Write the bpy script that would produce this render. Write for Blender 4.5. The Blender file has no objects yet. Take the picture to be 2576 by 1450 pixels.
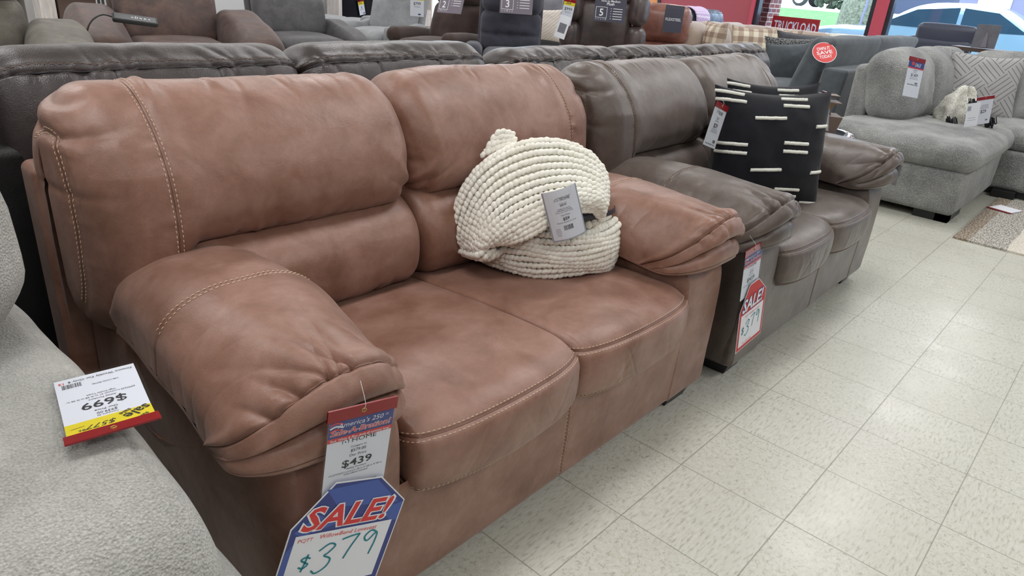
import bpy, math, random
import numpy as np
from mathutils import Matrix, Vector

# ------------------------------------------------------------------ camera
def cam_axes(yaw, pit, roll):
    f = np.array([math.cos(yaw)*math.cos(pit), math.sin(yaw)*math.cos(pit), -math.sin(pit)])
    r = np.cross(f, [0, 0, 1]); r /= np.linalg.norm(r); u = np.cross(r, f)
    c, s = math.cos(roll), math.sin(roll)
    return c*r+s*u, -s*r+c*u, f
CR, CU, CF = cam_axes(0.707406, 0.417195, 0.0847626)
SC = bpy.context.scene
COL = SC.collection
cd = bpy.data.cameras.new('camera'); co = bpy.data.objects.new('camera', cd); COL.objects.link(co)
m = Matrix.Identity(4)
for i in range(3):
    m[i][0] = CR[i]; m[i][1] = CU[i]; m[i][2] = -CF[i]
m[0][3], m[1][3], m[2][3] = -1.5924, -0.6678, 1.2359
co.matrix_world = m
cd.sensor_width = 36; cd.lens = 1756.9*36/2576; cd.clip_start = .05; cd.clip_end = 200
SC.camera = co
# ------------------------------------------------------------------ sky, sun, lights, exposure
SC.view_settings.view_transform = 'Standard'
SC.view_settings.look = 'None'
SC.view_settings.gamma = 1
SC.view_settings.use_curve_mapping = False
SC.view_settings.exposure = 0.0
SC.cycles.max_bounces = 8
SC.cycles.diffuse_bounces = 4
SC.cycles.glossy_bounces = 4
SC.cycles.transmission_bounces = 8
SC.cycles.transparent_max_bounces = 12
SC.cycles.caustics_reflective = False
SC.cycles.caustics_refractive = False
SC.cycles.sample_clamp_indirect = 6
wd = bpy.data.worlds.new('sky'); SC.world = wd; wd.use_nodes = True
bg = wd.node_tree.nodes['Background']
bg.inputs[0].default_value = (.70, .84, 1, 1); bg.inputs[1].default_value = 7.5
sl = bpy.data.lights.new('sun', 'SUN'); sl.energy = 4; sl.angle = .02; sl.color = (1, .97, .9)
so = bpy.data.objects.new('sun', sl); so.rotation_euler = (math.radians(38), 0, math.radians(250)); COL.objects.link(so)
CEIL = 3.1
for i, x in enumerate((-4.2, -1.4, 1.4, 4.2, 7.0, 9.8)):
    for j, y in enumerate((-2.2, .4, 3.0, 5.6, 8.2)):
        l = bpy.data.lights.new('ceiling_troffer', 'AREA'); l.shape = 'RECTANGLE'; l.size = 1.2; l.size_y = .6
        l.energy = 26; l.color = (1, .99, 1)
        o = bpy.data.objects.new('ceiling_troffer', l); o.location = (x, y, CEIL-.02); COL.objects.link(o)

# ------------------------------------------------------------------ helpers
rng = np.random.default_rng(7)
def sm(a, b, x):
    t = np.clip((np.asarray(x, float)-a)/(b-a), 0, 1); return t*t*(3-2*t)
def _h(ix, iy, iz, s):
    n = (ix*374761393 + iy*668265263 + iz*2147483647 + s*974634777) & 0xffffffff
    n = ((n ^ (n >> 13))*1274126177) & 0xffffffff
    return ((n ^ (n >> 16)) & 0xffff)/32767.5-1
def noise(x, y, z=0, s=0):
    x, y, z = np.broadcast_arrays(np.asarray(x, float), np.asarray(y, float), np.asarray(z, float))
    ix, iy, iz = [np.floor(a).astype(np.int64) for a in (x, y, z)]
    fx, fy, fz = x-ix, y-iy, z-iz
    fx, fy, fz = [a*a*(3-2*a) for a in (fx, fy, fz)]
    r = 0
    for a in (0, 1):
        for b in (0, 1):
            for c in (0, 1):
                r = r + _h(ix+a, iy+b, iz+c, s)*(fx if a else 1-fx)*(fy if b else 1-fy)*(fz if c else 1-fz)
    return r
def spl(pts, n):
    """catmull-rom through pts, n samples, roughly even arc length"""
    P = np.array(pts, float); k = len(P)
    Q = np.vstack([2*P[0]-P[1], P, 2*P[-1]-P[-2]])
    T = np.linspace(0, k-1, 40*(k-1)+1); i = np.minimum(T.astype(int), k-2); t = (T-i)[:, None]
    a, b, c, d = Q[i], Q[i+1], Q[i+2], Q[i+3]
    R = .5*((2*b)+(c-a)*t+(2*a-5*b+4*c-d)*t**2+(-a+3*b-3*c+d)*t**3)
    L = np.r_[0, np.cumsum(np.linalg.norm(np.diff(R, axis=0), axis=1))]
    S = np.linspace(0, L[-1], n)
    return np.stack([np.interp(S, L, R[:, j]) for j in range(P.shape[1])], 1)
class MB:
    def __init__(s): s.V = []; s.F = []; s.M = []; s.n = 0
    def add(s, V, F, mat=0):
        V = np.asarray(V, float).reshape(-1, 3)
        s.V.append(V)
        if isinstance(F, np.ndarray): F = [F]
        else:
            d = {}
            for f in F: d.setdefault(len(f), []).append(f)
            F = [np.array(x) for x in d.values()]
        for f in F: s.F.append(f+s.n); s.M.append(mat)
        s.n += len(V); return s
    def grid(s, P, mat=0, cu=False, cv=False, flip=False):
        a, b = P.shape[:2]; I = np.arange(a*b).reshape(a, b)
        if cu: I = np.vstack([I, I[:1]])
        if cv: I = np.hstack([I, I[:, :1]])
        F = np.stack([I[:-1, :-1], I[1:, :-1], I[1:, 1:], I[:-1, 1:]], -1).reshape(-1, 4)
        if flip: F = F[:, ::-1]
        return s.add(P.reshape(-1, 3), F, mat)
    def box(s, x0, x1, y0, y1, z0, z1, mat=0):
        V = [(x, y, z) for x in (x0, x1) for y in (y0, y1) for z in (z0, z1)]
        F = [(0, 1, 3, 2), (4, 6, 7, 5), (0, 4, 5, 1), (2, 3, 7, 6), (0, 2, 6, 4), (1, 5, 7, 3)]
        return s.add(V, F, mat)
    def rbox(s, c, h, r, mat=0, n=9, bulge=(0, 0, 0), fn=None, seg=5):
        """rounded box, centre c, half sizes h, radius r, with crown per axis"""
        c = np.array(c, float); h = np.array(h, float); r = min(r, h.min()*.999)
        def ax(hh):
            a = np.sin(np.linspace(-math.pi/2, 0, seg+1)[:-1])
            return np.r_[-(hh-r)+a*r*0-0, 0][:0]
        V = []; F = []; n0 = 0
        g = np.tan(np.linspace(-math.pi/4, math.pi/4, 2*seg+1))
        def lin(hh):   # sample positions incl. edge arcs
            k = np.linspace(-(hh-r), hh-r, n)
            e = g[:seg]*r; return np.r_[-(hh-r)+e, k, hh-r-e[::-1]]
        for ax_ in range(3):
            u, v = (ax_+1) % 3, (ax_+2) % 3
            U, Vv = np.meshgrid(lin(h[u]), lin(h[v]), indexing='ij')
            for sg in (-1, 1):
                Q = np.zeros(U.shape+(3,)); Q[..., u] = U; Q[..., v] = Vv; Q[..., ax_] = sg*h[ax_]
                K = np.clip(Q, -(h-r), h-r); D = Q-K; L = np.linalg.norm(D, axis=-1, keepdims=True)
                Q = K+D/np.maximum(L, 1e-9)*r
                for b in range(3):
                    if bulge[b]:
                        o1, o2 = (b+1) % 3, (b+2) % 3
                        w = (1-np.clip(Q[..., o1]/h[o1], -1, 1)**2)*(1-np.clip(Q[..., o2]/h[o2], -1, 1)**2)
                        Q[..., b] += bulge[b]*w*np.clip(Q[..., b]/h[b], -1, 1)
                if fn is not None: Q = fn(Q)
                s.grid(Q+c, mat, flip=(sg < 0))
        return s
    def tube(s, pts, r, n=8, mat=0, caps=True, k=None, flat=1.0):
        P = spl(pts, k) if k else np.array(pts, float)
        m_ = len(P); r = np.broadcast_to(np.asarray(r, float), (m_,)) if np.ndim(r) == 0 or len(r) == m_ else np.interp(np.linspace(0, 1, m_), np.linspace(0, 1, len(r)), r)
        T = np.gradient(P, axis=0); T /= np.linalg.norm(T, axis=1, keepdims=True)+1e-12
        up = np.array([0, 0, 1.]) if abs(T[0][2]) < .9 else np.array([1., 0, 0])
        A = np.zeros_like(P)
        a = np.cross(T[0], up); a /= np.linalg.norm(a)
        for i in range(m_):
            a = a-T[i]*np.dot(a, T[i]); a /= np.linalg.norm(a)+1e-12; A[i] = a
        B = np.cross(T, A); th = np.linspace(0, 2*math.pi, n, endpoint=False)
        R_ = P[:, None]+r[:, None, None]*(np.cos(th)[None, :, None]*A[:, None]+flat*np.sin(th)[None, :, None]*B[:, None])
        s.grid(R_, mat, cv=True, flip=True)
        if caps:
            for e in (0, -1):
                s.add(np.vstack([R_[e], P[e][None]]), [((j, (j+1) % n, n) if e == 0 else ((j+1) % n, j, n)) for j in range(n)], mat)
        return s
    def lathe(s, prof, c=(0, 0, 0), n=24, mat=0):
        P = np.array(prof, float); th = np.linspace(0, 2*math.pi, n, endpoint=False)
        G = np.stack([P[:, :1]*np.cos(th), P[:, :1]*np.sin(th), np.repeat(P[:, 1:2], n, 1)], -1)+np.array(c)
        return s.grid(G, mat, cv=True, flip=True)
    def poly(s, pts, d=0, nrm=(0, 0, 1), mat=0):
        """planar outline extruded by d along nrm"""
        P = np.array(pts, float); n = len(P)
        if d == 0: return s.add(P, [tuple(range(n))], mat)
        Q = P-np.array(nrm)*d
        F = [tuple(range(n)), tuple(range(2*n-1, n-1, -1))]+[(j, j+n, (j+1) % n+n, (j+1) % n) for j in range(n)]
        return s.add(np.vstack([P, Q]), F, mat)
    def build(s, name, mats, parent=None, off=None, smooth=True, mod=None):
        V = np.vstack(s.V)
        if off is not None: V = V-np.array(off)
        me = bpy.data.meshes.new(name); me.vertices.add(len(V)); me.vertices.foreach_set('co', V.astype(np.float32).ravel())
        sizes = np.concatenate([np.full(len(f), f.shape[1]) for f in s.F]); idx = np.concatenate([f.ravel() for f in s.F])
        me.loops.add(len(idx)); me.loops.foreach_set('vertex_index', idx.astype(np.int32))
        me.polygons.add(len(sizes)); st = np.r_[0, np.cumsum(sizes)[:-1]]
        me.polygons.foreach_set('loop_start', st.astype(np.int32))
        me.polygons.foreach_set('material_index', np.concatenate([np.full(len(f), mm) for f, mm in zip(s.F, s.M)]).astype(np.int32))
        me.polygons.foreach_set('use_smooth', np.full(len(sizes), bool(smooth)))
        if not isinstance(mats, (list, tuple)): mats = [mats]
        for mt in mats: me.materials.append(mt)
        me.update(calc_edges=True); me.validate()
        if smooth == 'auto': me.set_sharp_from_angle(angle=math.radians(35))
        o = bpy.data.objects.new(name, me); COL.objects.link(o)
        if parent is not None: o.parent = parent
        return o
def tag(o, label=None, cat=None, group=None, kind=None):
    if label: o['label'] = label
    if cat: o['category'] = cat
    if group: o['group'] = group
    if kind: o['kind'] = kind
    return o
def thing(name, label, cat, loc=(0, 0, 0), rz=0, group=None):
    o = bpy.data.objects.new(name, None); COL.objects.link(o); o.empty_display_size = .1
    o.location = loc; o.rotation_euler = (0, 0, rz)
    return tag(o, label, cat, group)
def copy_tree(o, parent=None):
    c = o.copy(); COL.objects.link(c)
    if parent is not None: c.parent = parent
    for ch in list(o.children): copy_tree(ch, c)
    return c

class Surf:
    """grid surface P[u,v] with displacement along its normal and seams sewn on it"""
    def __init__(s, P, disp=None, it=1):
        s.P = P; s.nrm()
        if disp is not None:
            U, V = np.meshgrid(np.linspace(0, 1, P.shape[0]), np.linspace(0, 1, P.shape[1]), indexing='ij')
            s.P = P+s.N*disp(U, V, P)[..., None]; s.nrm()
    def nrm(s):
        du = np.gradient(s.P, axis=0); dv = np.gradient(s.P, axis=1); N = np.cross(du, dv)
        L = np.linalg.norm(N, axis=-1, keepdims=True); s.N = N/np.maximum(L, 1e-12)
        if (((s.P-s.P.mean((0, 1)))*N).sum()) < 0: s.N = -s.N
    def at(s, u, v, A=None):
        A = s.P if A is None else A
        a, b = A.shape[:2]; x = np.clip(u, 0, 1)*(a-1); y = np.clip(v, 0, 1)*(b-1)
        i = np.minimum(x.astype(int), a-2); j = np.minimum(y.astype(int), b-2); fx = (x-i)[:, None]; fy = (y-j)[:, None]
        return A[i, j]*(1-fx)*(1-fy)+A[i+1, j]*fx*(1-fy)+A[i, j+1]*(1-fx)*fy+A[i+1, j+1]*fx*fy
    def stitch(s, mb, uv, offs=(-.006, .006), L=.0078, gap=.0030, r=.0010, mat=1, lift=.0003):
        uv = np.array(uv, float); t = np.linspace(0, 1, 500); k = np.linspace(0, 1, len(uv))
        u = np.interp(t, k, uv[:, 0]); v = np.interp(t, k, uv[:, 1])
        P = s.at(u, v); N = s.at(u, v, s.N); T = np.gradient(P, axis=0); T /= np.linalg.norm(T, axis=1, keepdims=True)+1e-9
        S = np.cross(N, T)
        Pu = np.gradient(s.P, axis=0)*(s.P.shape[0]-1); Pv = np.gradient(s.P, axis=1)*(s.P.shape[1]-1); Pu = s.at(u, v, Pu); Pv = s.at(u, v, Pv)
        a_, b_, c_ = (Pu*Pu).sum(1), (Pu*Pv).sum(1), (Pv*Pv).sum(1); d1, d2 = (Pu*S).sum(1), (Pv*S).sum(1); det = np.maximum(a_*c_-b_*b_, 1e-9)
        su, sv = (c_*d1-b_*d2)/det, (a_*d2-b_*d1)/det
        for of in offs:
            Q = s.at(u+su*of, v+sv*of)+N*lift; D = np.r_[0, np.cumsum(np.linalg.norm(np.diff(Q, axis=0), axis=1))]
            n = int(D[-1]/(L+gap))
            if n < 2: continue
            a = (np.arange(n)+.2)*(L+gap)
            ts = a[:, None]+np.array([0, .2, .5, .8, 1])*L; ts = np.minimum(ts, D[-1])
            C = np.stack([np.interp(ts, D, Q[:, j]) for j in range(3)], -1)
            Nn = np.stack([np.interp(ts, D, N[:, j]) for j in range(3)], -1); Sn = np.stack([np.interp(ts, D, S[:, j]) for j in range(3)], -1)
            C = C+Nn*(np.array([-.5, .6, .9, .6, -.5])*r)[None, :, None]
            w = np.array([.4, 1, 1, 1, .4])*r
            G = np.stack([C-Sn*w[None, :, None], C+Nn*w[None, :, None], C+Sn*w[None, :, None]], 2)   # n,5,3,3
            base = np.arange(n)[:, None, None]*15
            F = []
            for i in range(4):
                for j in range(2): F.append([i*3+j, i*3+j+1, (i+1)*3+j+1, (i+1)*3+j])
            F = (np.array(F)[None]+base).reshape(-1, 4)
            mb.add(G.reshape(-1, 3), F, mat)
def seam(S, mb, uv, r=.0008, mat=2, sink=.0002):  # dark tube laid along a seam to draw the groove's shadow line
    uv = np.array(uv, float); t = np.linspace(0, 1, 260); k = np.linspace(0, 1, len(uv)); u = np.interp(t, k, uv[:, 0]); v = np.interp(t, k, uv[:, 1])
    P = S.at(u, v)-S.at(u, v, S.N)*sink; mb.tube(P, r, 6, mat=mat)
RES = 1.0
def edgeq(n1, n2, n3, rx, ry):
    """x (0..1) and closing factor c for the half cross-section: flat, arc, side"""
    n1, n2, n3 = int(n1*RES), int(n2*RES), max(3, int(n3*RES*.8))
    a = np.linspace(0, 1-rx, n1, endpoint=False); ph = np.linspace(0, math.pi/2, n2, endpoint=False)
    x = np.r_[a, 1-rx+rx*np.sin(ph), np.ones(n3)]
    c = np.r_[np.ones(n1), 1-ry*(1-np.cos(ph)), (1-ry)*np.linspace(1, 0, n3)]
    return x, c
def loftx(C, K, x0, x1, L=(14, 8, 4, .3, .5), R=None, crown=.0, fy=None):
    """profile C(t) in the y-z plane spread from x0 to x1, closing on the core line K(t) at both ends"""
    R = R or L; xm = (x0+x1)/2; hw = (x1-x0)/2
    xl, cl = edgeq(*L); xr, cr = edgeq(*R)
    x = np.r_[-xl[::-1], xr[1:]]*hw+xm; c = np.r_[cl[::-1], cr[1:]]
    c = c*(1+crown*(1-((x-xm)/hw)**2))
    P = np.zeros((len(C), len(x), 3)); P[..., 0] = x[None]
    for j in (0, 1): P[..., 1+j] = K[:, j:j+1]+(C[:, j:j+1]-K[:, j:j+1])*c[None]
    return P
def ridges(u, d, items):
    """gathers fanning from a seam: items (u0, slope, width, length, amp)"""
    h = 0
    for u0, k, w, L, a in items: h = h+a*np.exp(-np.abs((u-u0-k*d)/(w*(1+1.2*np.clip(d, 0, 9)/L)))**(1.25 if a < -.006 else 2))*np.exp(-(np.clip(d, 0, None)/L)**1.3)*(d > -.002)
    return h
# ------------------------------------------------------------------ materials
class NT:
    def __init__(s, name):
        s.m = bpy.data.materials.new(name); s.m.use_nodes = True; s.t = s.m.node_tree; s.b = s.t.nodes['Principled BSDF']
        s.tc = s.t.nodes.new('ShaderNodeTexCoord')
    def n(s, ty, **k):
        x = s.t.nodes.new(ty)
        for a, v in k.items():
            if a[0] == '_': setattr(x, a[1:], v)
        return x
    def l(s, a, b): s.t.links.new(a, b)
    def noise(s, scale, det=3, rough=.5, vec=None, stretch=None, dist=0):
        x = s.t.nodes.new('ShaderNodeTexNoise'); x.inputs['Scale'].default_value = scale; x.inputs['Detail'].default_value = det
        x.inputs['Roughness'].default_value = rough; x.inputs['Distortion'].default_value = dist
        s.l(s.map(vec, stretch), x.inputs['Vector']); return x.outputs['Fac']
    def map(s, vec=None, stretch=None, rot=None, loc=None):
        v = vec or s.tc.outputs['Object']
        if stretch or rot or loc:
            mp = s.t.nodes.new('ShaderNodeMapping')
            if stretch: mp.inputs['Scale'].default_value = stretch
            if rot: mp.inputs['Rotation'].default_value = rot
            if loc: mp.inputs['Location'].default_value = loc
            s.l(v, mp.inputs['Vector']); v = mp.outputs[0]
        return v
    def vor(s, scale, feat='F1', vec=None, stretch=None, out='Distance'):
        x = s.t.nodes.new('ShaderNodeTexVoronoi'); x.feature = feat; x.inputs['Scale'].default_value = scale
        s.l(s.map(vec, stretch), x.inputs['Vector']); return x.outputs[out]
    def ramp(s, fac, stops, const=False):
        x = s.t.nodes.new('ShaderNodeValToRGB'); e = x.color_ramp.elements
        if const: x.color_ramp.interpolation = 'CONSTANT'
        while len(e) < len(stops): e.new(.5)
        for q, (p, c) in zip(e, stops):
            q.position = p; q.color = (*c, 1) if len(c) == 3 else c
        s.l(fac, x.inputs[0]); return x.outputs[0]
    def math(s, op, a, b=None, c=None):
        x = s.t.nodes.new('ShaderNodeMath'); x.operation = op
        for i, v in enumerate((a, b, c)):
            if v is None: continue
            if isinstance(v, (int, float)): x.inputs[i].default_value = v
            else: s.l(v, x.inputs[i])
        return x.outputs[0]
    def mix(s, fac, a, b, mode='MIX'):
        x = s.t.nodes.new('ShaderNodeMix'); x.data_type = 'RGBA'; x.blend_type = mode
        for i, v in ((0, fac), (6, a), (7, b)):
            if isinstance(v, (int, float)): x.inputs[i].default_value = v
            elif isinstance(v, tuple): x.inputs[i].default_value = (*v, 1) if len(v) == 3 else v
            else: s.l(v, x.inputs[i])
        return x.outputs[2]
    def bump(s, h, strength, dist, prev=None):
        x = s.t.nodes.new('ShaderNodeBump'); x.inputs['Strength'].default_value = strength; x.inputs['Distance'].default_value = dist
        s.l(h, x.inputs['Height'])
        if prev is not None: s.l(prev, x.inputs['Normal'])
        s.l(x.outputs[0], s.b.inputs['Normal']); return x.outputs[0]
    def set(s, **k):
        for a, v in k.items():
            nm = {'col': 'Base Color', 'rough': 'Roughness', 'metal': 'Metallic', 'spec': 'Specular IOR Level', 'sheen': 'Sheen Weight', 'sr': 'Sheen Roughness', 'coat': 'Coat Weight', 'cr': 'Coat Roughness', 'trans': 'Transmission Weight', 'ior': 'IOR', 'alpha': 'Alpha', 'ec': 'Emission Color', 'es': 'Emission Strength', 'sss': 'Subsurface Weight'}[a]
            i = s.b.inputs[nm]
            if isinstance(v, (int, float)): i.default_value = v
            elif isinstance(v, tuple): i.default_value = (*v, 1)
            else: s.l(v, i)
        return s.m
def srgb(r, g, b):
    return tuple(((c/255)/12.92 if c <= 10 else (((c/255)+.055)/1.055)**2.4) for c in (r, g, b))
def leather(name, base, dark, light, rough=.42, grain=1.0, mott=9, coat=0.0, sh=.12):
    t = NT(name)
    f = t.noise(mott, 5, .62, dist=.4); f2 = t.noise(55, 3, .6)
    c = t.ramp(f, [(.3, dark), (.5, base), (.7, light)])
    c = t.mix(.05, c, t.ramp(f2, [(.35, (.0, .0, .0)), (.65, (1, 1, 1))]), 'OVERLAY')
    b1 = t.bump(t.vor(420), .22*grain, .0012)
    t.bump(t.noise(24, 4, .6), .25, .006, b1)
    return t.set(col=c, rough=t.ramp(t.noise(7, 3), [(.3, (rough-.06,)*3), (.7, (rough+.08,)*3)]), coat=coat, cr=.3, sheen=sh, sr=.45, spec=.6)
def fabric(name, base, dark, light, scale=260, rough=.9, bump=.5, mott=6, sheen=.25, dist=.002, contrast=.35):
    t = NT(name)
    f = t.noise(scale, 3, .6, stretch=(1, 1, 1)); g = t.noise(mott, 4, .6)
    c = t.ramp(f, [(.5-contrast*.5, dark), (.5, base), (.5+contrast*.5, light)])
    c = t.mix(.35, c, t.ramp(g, [(.35, dark), (.65, light)]), 'MIX')
    t.bump(t.vor(scale*.8), bump, dist)
    return t.set(col=c, rough=rough, sheen=sheen, sr=.5, spec=.2)
def plain(name, c, rough=.5, metal=0, **k):
    t = NT(name); return t.set(col=c, rough=rough, metal=metal, **k)
MT = {}
MT['thread'] = plain('tan_thread', srgb(202, 173, 148), .7)
MT['thread_dark'] = plain('dark_thread', srgb(120, 96, 78), .7)
MT['black'] = plain('black_plastic', (.012, .012, .014), .4)
MT['dust'] = plain('black_cambric', (.01, .01, .01), .9)
MT['seamdark'] = plain('seam_shadow', srgb(74, 50, 40), .8)  # darker leather tone, paints shade into the seam grooves
MT['caramel'] = leather('caramel_leather', srgb(138, 100, 84), srgb(118, 80, 62), srgb(154, 118, 104), .40)
MT['walnut'] = leather('walnut_leather', srgb(92, 80, 73), srgb(80, 68, 62), srgb(106, 94, 88), .37)
MT['darkleather'] = leather('dark_leather', srgb(56, 48, 47), srgb(46, 39, 38), srgb(66, 58, 57), .33, 1.6)
MT['blackleather'] = leather('black_leather', srgb(14, 13, 13), srgb(9, 9, 9), srgb(18, 17, 17), .5, 1.3, sh=0)
MT['greyplush'] = fabric('light_grey_plush', srgb(170, 169, 163), srgb(136, 135, 130), srgb(196, 195, 189), 320, .95, .8, 9, .3, .003, .40)
MT['yarn'] = fabric('cream_chenille_yarn', srgb(246, 243, 232), srgb(234, 230, 215), srgb(250, 248, 240), 500, .95, .5, 12, .4, .001, .5)
MT['ribbon'] = plain('dark_ribbon', srgb(52, 50, 66), .45)
MT['blackcotton'] = fabric('black_cotton', (.010, .011, .015), (.006, .006, .009), (.016, .018, .024), 900, .85, .3, 10, .12, .0006, .5)
MT['white_yarn'] = fabric('white_tufted_yarn', srgb(232, 232, 222), srgb(205, 205, 195), srgb(245, 245, 238), 600, .9, .5, 20, .2, .001, .5)
MT['paper'] = plain('white_paper', srgb(232, 234, 241), .55)
MT['ink'] = plain('black_ink', (.015, .015, .02), .5)
MT['greyink'] = plain('grey_ink', srgb(120, 120, 130), .5)
MT['redplastic'] = plain('red_vinyl', srgb(136, 5, 18), .22, coat=.25, cr=.15)
MT['redink'] = plain('red_ink', srgb(214, 52, 52), .5)
MT['blueink'] = plain('blue_print', srgb(48, 62, 132), .45)
MT['blueink2'] = plain('light_blue_print', srgb(66, 92, 168), .45)
MT['whiteink'] = plain('white_print', srgb(235, 236, 240), .5)
MT['teal'] = plain('teal_marker', srgb(0, 128, 140), .5)
MT['redpen'] = plain('red_marker', srgb(222, 70, 50), .5)
MT['yellow'] = plain('yellow_paper', srgb(236, 214, 24), .5)
MT['green'] = plain('green_sticker', srgb(60, 235, 40), .5)
MT['brass'] = plain('brass', srgb(196, 160, 90), .3, 1)
MT['silver'] = plain('silver_card', srgb(176, 182, 192), .35, .3)
def sleeve_mat():
    t = NT('clear_vinyl'); tr = t.n('ShaderNodeBsdfTransparent'); gl = t.n('ShaderNodeBsdfGlossy'); gl.inputs['Roughness'].default_value = .12
    mx = t.n('ShaderNodeMixShader'); mx.inputs[0].default_value = .05
    tr.inputs[0].default_value = (.93, .94, .96, 1); t.l(tr.outputs[0], mx.inputs[1]); t.l(gl.outputs[0], mx.inputs[2])
    t.l(mx.outputs[0], t.t.nodes['Material Output'].inputs[0]); return t.m
MT['sleeve'] = sleeve_mat()
MT['redcard'] = plain('red_card_print', srgb(196, 40, 44), .5)
INKS = ['redcard', 'paper', 'ink', 'greyink', 'redink', 'blueink', 'blueink2', 'whiteink', 'teal', 'redpen', 'yellow', 'green', 'silver', 'orangeink', 'placard', 'placarddark']
MT['orangeink'] = plain('orange_print', srgb(240, 140, 40), .5)
MT['placard'] = plain('mauve_grey_placard', srgb(120, 112, 124), .6)
MT['placarddark'] = plain('dark_slate_placard', srgb(66, 66, 82), .6)
IK = {k: i for i, k in enumerate(INKS)}
MT['greychenille'] = fabric('grey_woven_chenille', srgb(134, 135, 134), srgb(88, 90, 92), srgb(184, 184, 180), 150, .95, .9, 5, .25, .004, .55)
MT['slatefabric'] = fabric('slate_grey_fabric', srgb(88, 94, 99), srgb(66, 71, 76), srgb(108, 114, 119), 300, .95, .6, 8, .25, .002, .5)
MT['slatedark'] = fabric('dark_grey_fabric', srgb(78, 78, 84), srgb(60, 60, 66), srgb(98, 98, 104), 300, .95, .6, 8, .25, .002, .5)
MT['olive'] = leather('taupe_suede', srgb(98, 92, 82), srgb(78, 72, 62), srgb(118, 112, 102), .65, .6, 7)
MT['mahogany'] = leather('mahogany_suede', srgb(80, 60, 54), srgb(60, 43, 38), srgb(104, 80, 70), .6, .6, 7)
MT['charcoal'] = leather('charcoal_suede', srgb(72, 70, 72), srgb(58, 56, 58), srgb(88, 86, 88), .6, .6, 7)
MT['greyhigh'] = fabric('mid_grey_fabric', srgb(112, 112, 118), srgb(92, 92, 98), srgb(130, 130, 136), 260)
MT['browncord'] = fabric('dark_brown_chenille', srgb(66, 52, 48), srgb(50, 38, 34), srgb(84, 68, 62), 260, .95, .6, 9)
MT['navycord'] = fabric('charcoal_blue_chenille', srgb(62, 62, 72), srgb(50, 50, 58), srgb(78, 78, 90), 260, .95, .5, 9)
MT['lightgrey'] = fabric('light_grey_fabric', srgb(150, 152, 154), srgb(128, 130, 132), srgb(172, 174, 176), 240, .95, .6, 9)
MT['espresso'] = leather('espresso_leather', srgb(70, 56, 54), srgb(56, 44, 42), srgb(84, 68, 66), .32, 1)
MT['cognac'] = leather('cognac_leather', srgb(134, 88, 76), srgb(112, 70, 60), srgb(150, 104, 92), .30, .8)
MT['navyleather'] = leather('slate_blue_leather', srgb(66, 80, 98), srgb(52, 64, 80), srgb(84, 100, 120), .3, .8)
MT['tan'] = fabric('tan_microfibre', srgb(158, 140, 126), srgb(138, 120, 106), srgb(176, 160, 148), 200, .9, .2, 7, .5)
MT['navycushion'] = plain('slate_navy_upholstery', srgb(58, 62, 78), .45)
MT['whitewood'] = NT('whitewashed_wood'); _t = MT['whitewood']; MT['whitewood'] = _t.set(col=_t.ramp(_t.noise(6, 5, .7, stretch=(6, 6, .6)), [(.3, srgb(176, 168, 166)), (.7, srgb(226, 220, 216))]), rough=.6)
def plaid():
    t = NT('tan_plaid_cotton'); sp = t.n('ShaderNodeSeparateXYZ'); t.l(t.tc.outputs['Object'], sp.inputs[0]); f = []
    for k in (0, 1):
        a = t.math('FRACT', t.math('ADD', t.math('DIVIDE', sp.outputs[k], .125), 10.2)); f.append(t.math('GREATER_THAN', a, .5))
    c = t.mix(f[0], srgb(222, 214, 194), srgb(186, 168, 150)); c2 = t.mix(f[0], srgb(184, 168, 150), srgb(150, 130, 116))
    return t.set(col=t.mix(f[1], c, c2), rough=.9)
MT['plaid'] = plaid()
def meander():
    t = NT('purple_key_pattern'); br = t.n('ShaderNodeTexBrick'); br.inputs['Scale'].default_value = 16; br.inputs['Mortar Size'].default_value = .07
    br.inputs[1].default_value = br.inputs[2].default_value = (*srgb(128, 70, 148), 1); br.inputs[3].default_value = (*srgb(230, 214, 232), 1); t.l(t.map(rot=(0, .7, .8)), br.inputs[0]); return t.set(col=br.outputs[0], rough=.9)
MT['meander'] = meander()
def lattice():
    """pale grey cloth printed with groups of parallel dark lines in a basket weave on the diagonal"""
    t = NT('lattice_print'); sp = t.n('ShaderNodeSeparateXYZ'); t.l(t.map(rot=(0, 0, math.radians(45))), sp.inputs[0]); P = .17
    u = t.math('ADD', t.math('DIVIDE', sp.outputs[0], P), 20); v = t.math('ADD', t.math('DIVIDE', sp.outputs[1], P), 20)
    par = t.math('MODULO', t.math('ADD', t.math('FLOOR', u), t.math('FLOOR', v)), 2)
    fm = t.n('ShaderNodeMix'); fm.data_type = 'FLOAT'; t.l(par, fm.inputs[0]); t.l(u, fm.inputs[2]); t.l(v, fm.inputs[3])
    g = t.math('FRACT', t.math('MULTIPLY', fm.outputs[0], 5)); ln = t.math('LESS_THAN', t.math('ABSOLUTE', t.math('SUBTRACT', g, .5)), .075)
    return t.set(col=t.mix(ln, srgb(170, 168, 166), srgb(100, 98, 114)), rough=.9)
MT['lattice'] = lattice()
def zig():
    t = NT('scribble_knit'); w = t.noise(60, 2, .5, stretch=(.6, 1, 1), dist=2.5); return t.set(col=t.ramp(w, [(.47, srgb(168, 168, 166)), (.5, srgb(98, 98, 104)), (.53, srgb(168, 168, 166))]), rough=.9)
MT['zig'] = zig()
def speck(name, a, b, sc, lo=.45, hi=.55):
    t = NT(name); t.bump(t.noise(sc, 2), .8, .004); return t.set(col=t.ramp(t.noise(sc, 3, .7), [(lo, a), (hi, b)]), rough=.95)
MT['bwboucle'] = speck('black_white_boucle', srgb(20, 20, 24), srgb(190, 190, 190), 150, .5, .62)
MT['ivoryboucle'] = speck('ivory_boucle', srgb(150, 148, 138), srgb(224, 222, 212), 120, .35, .5)
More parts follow.
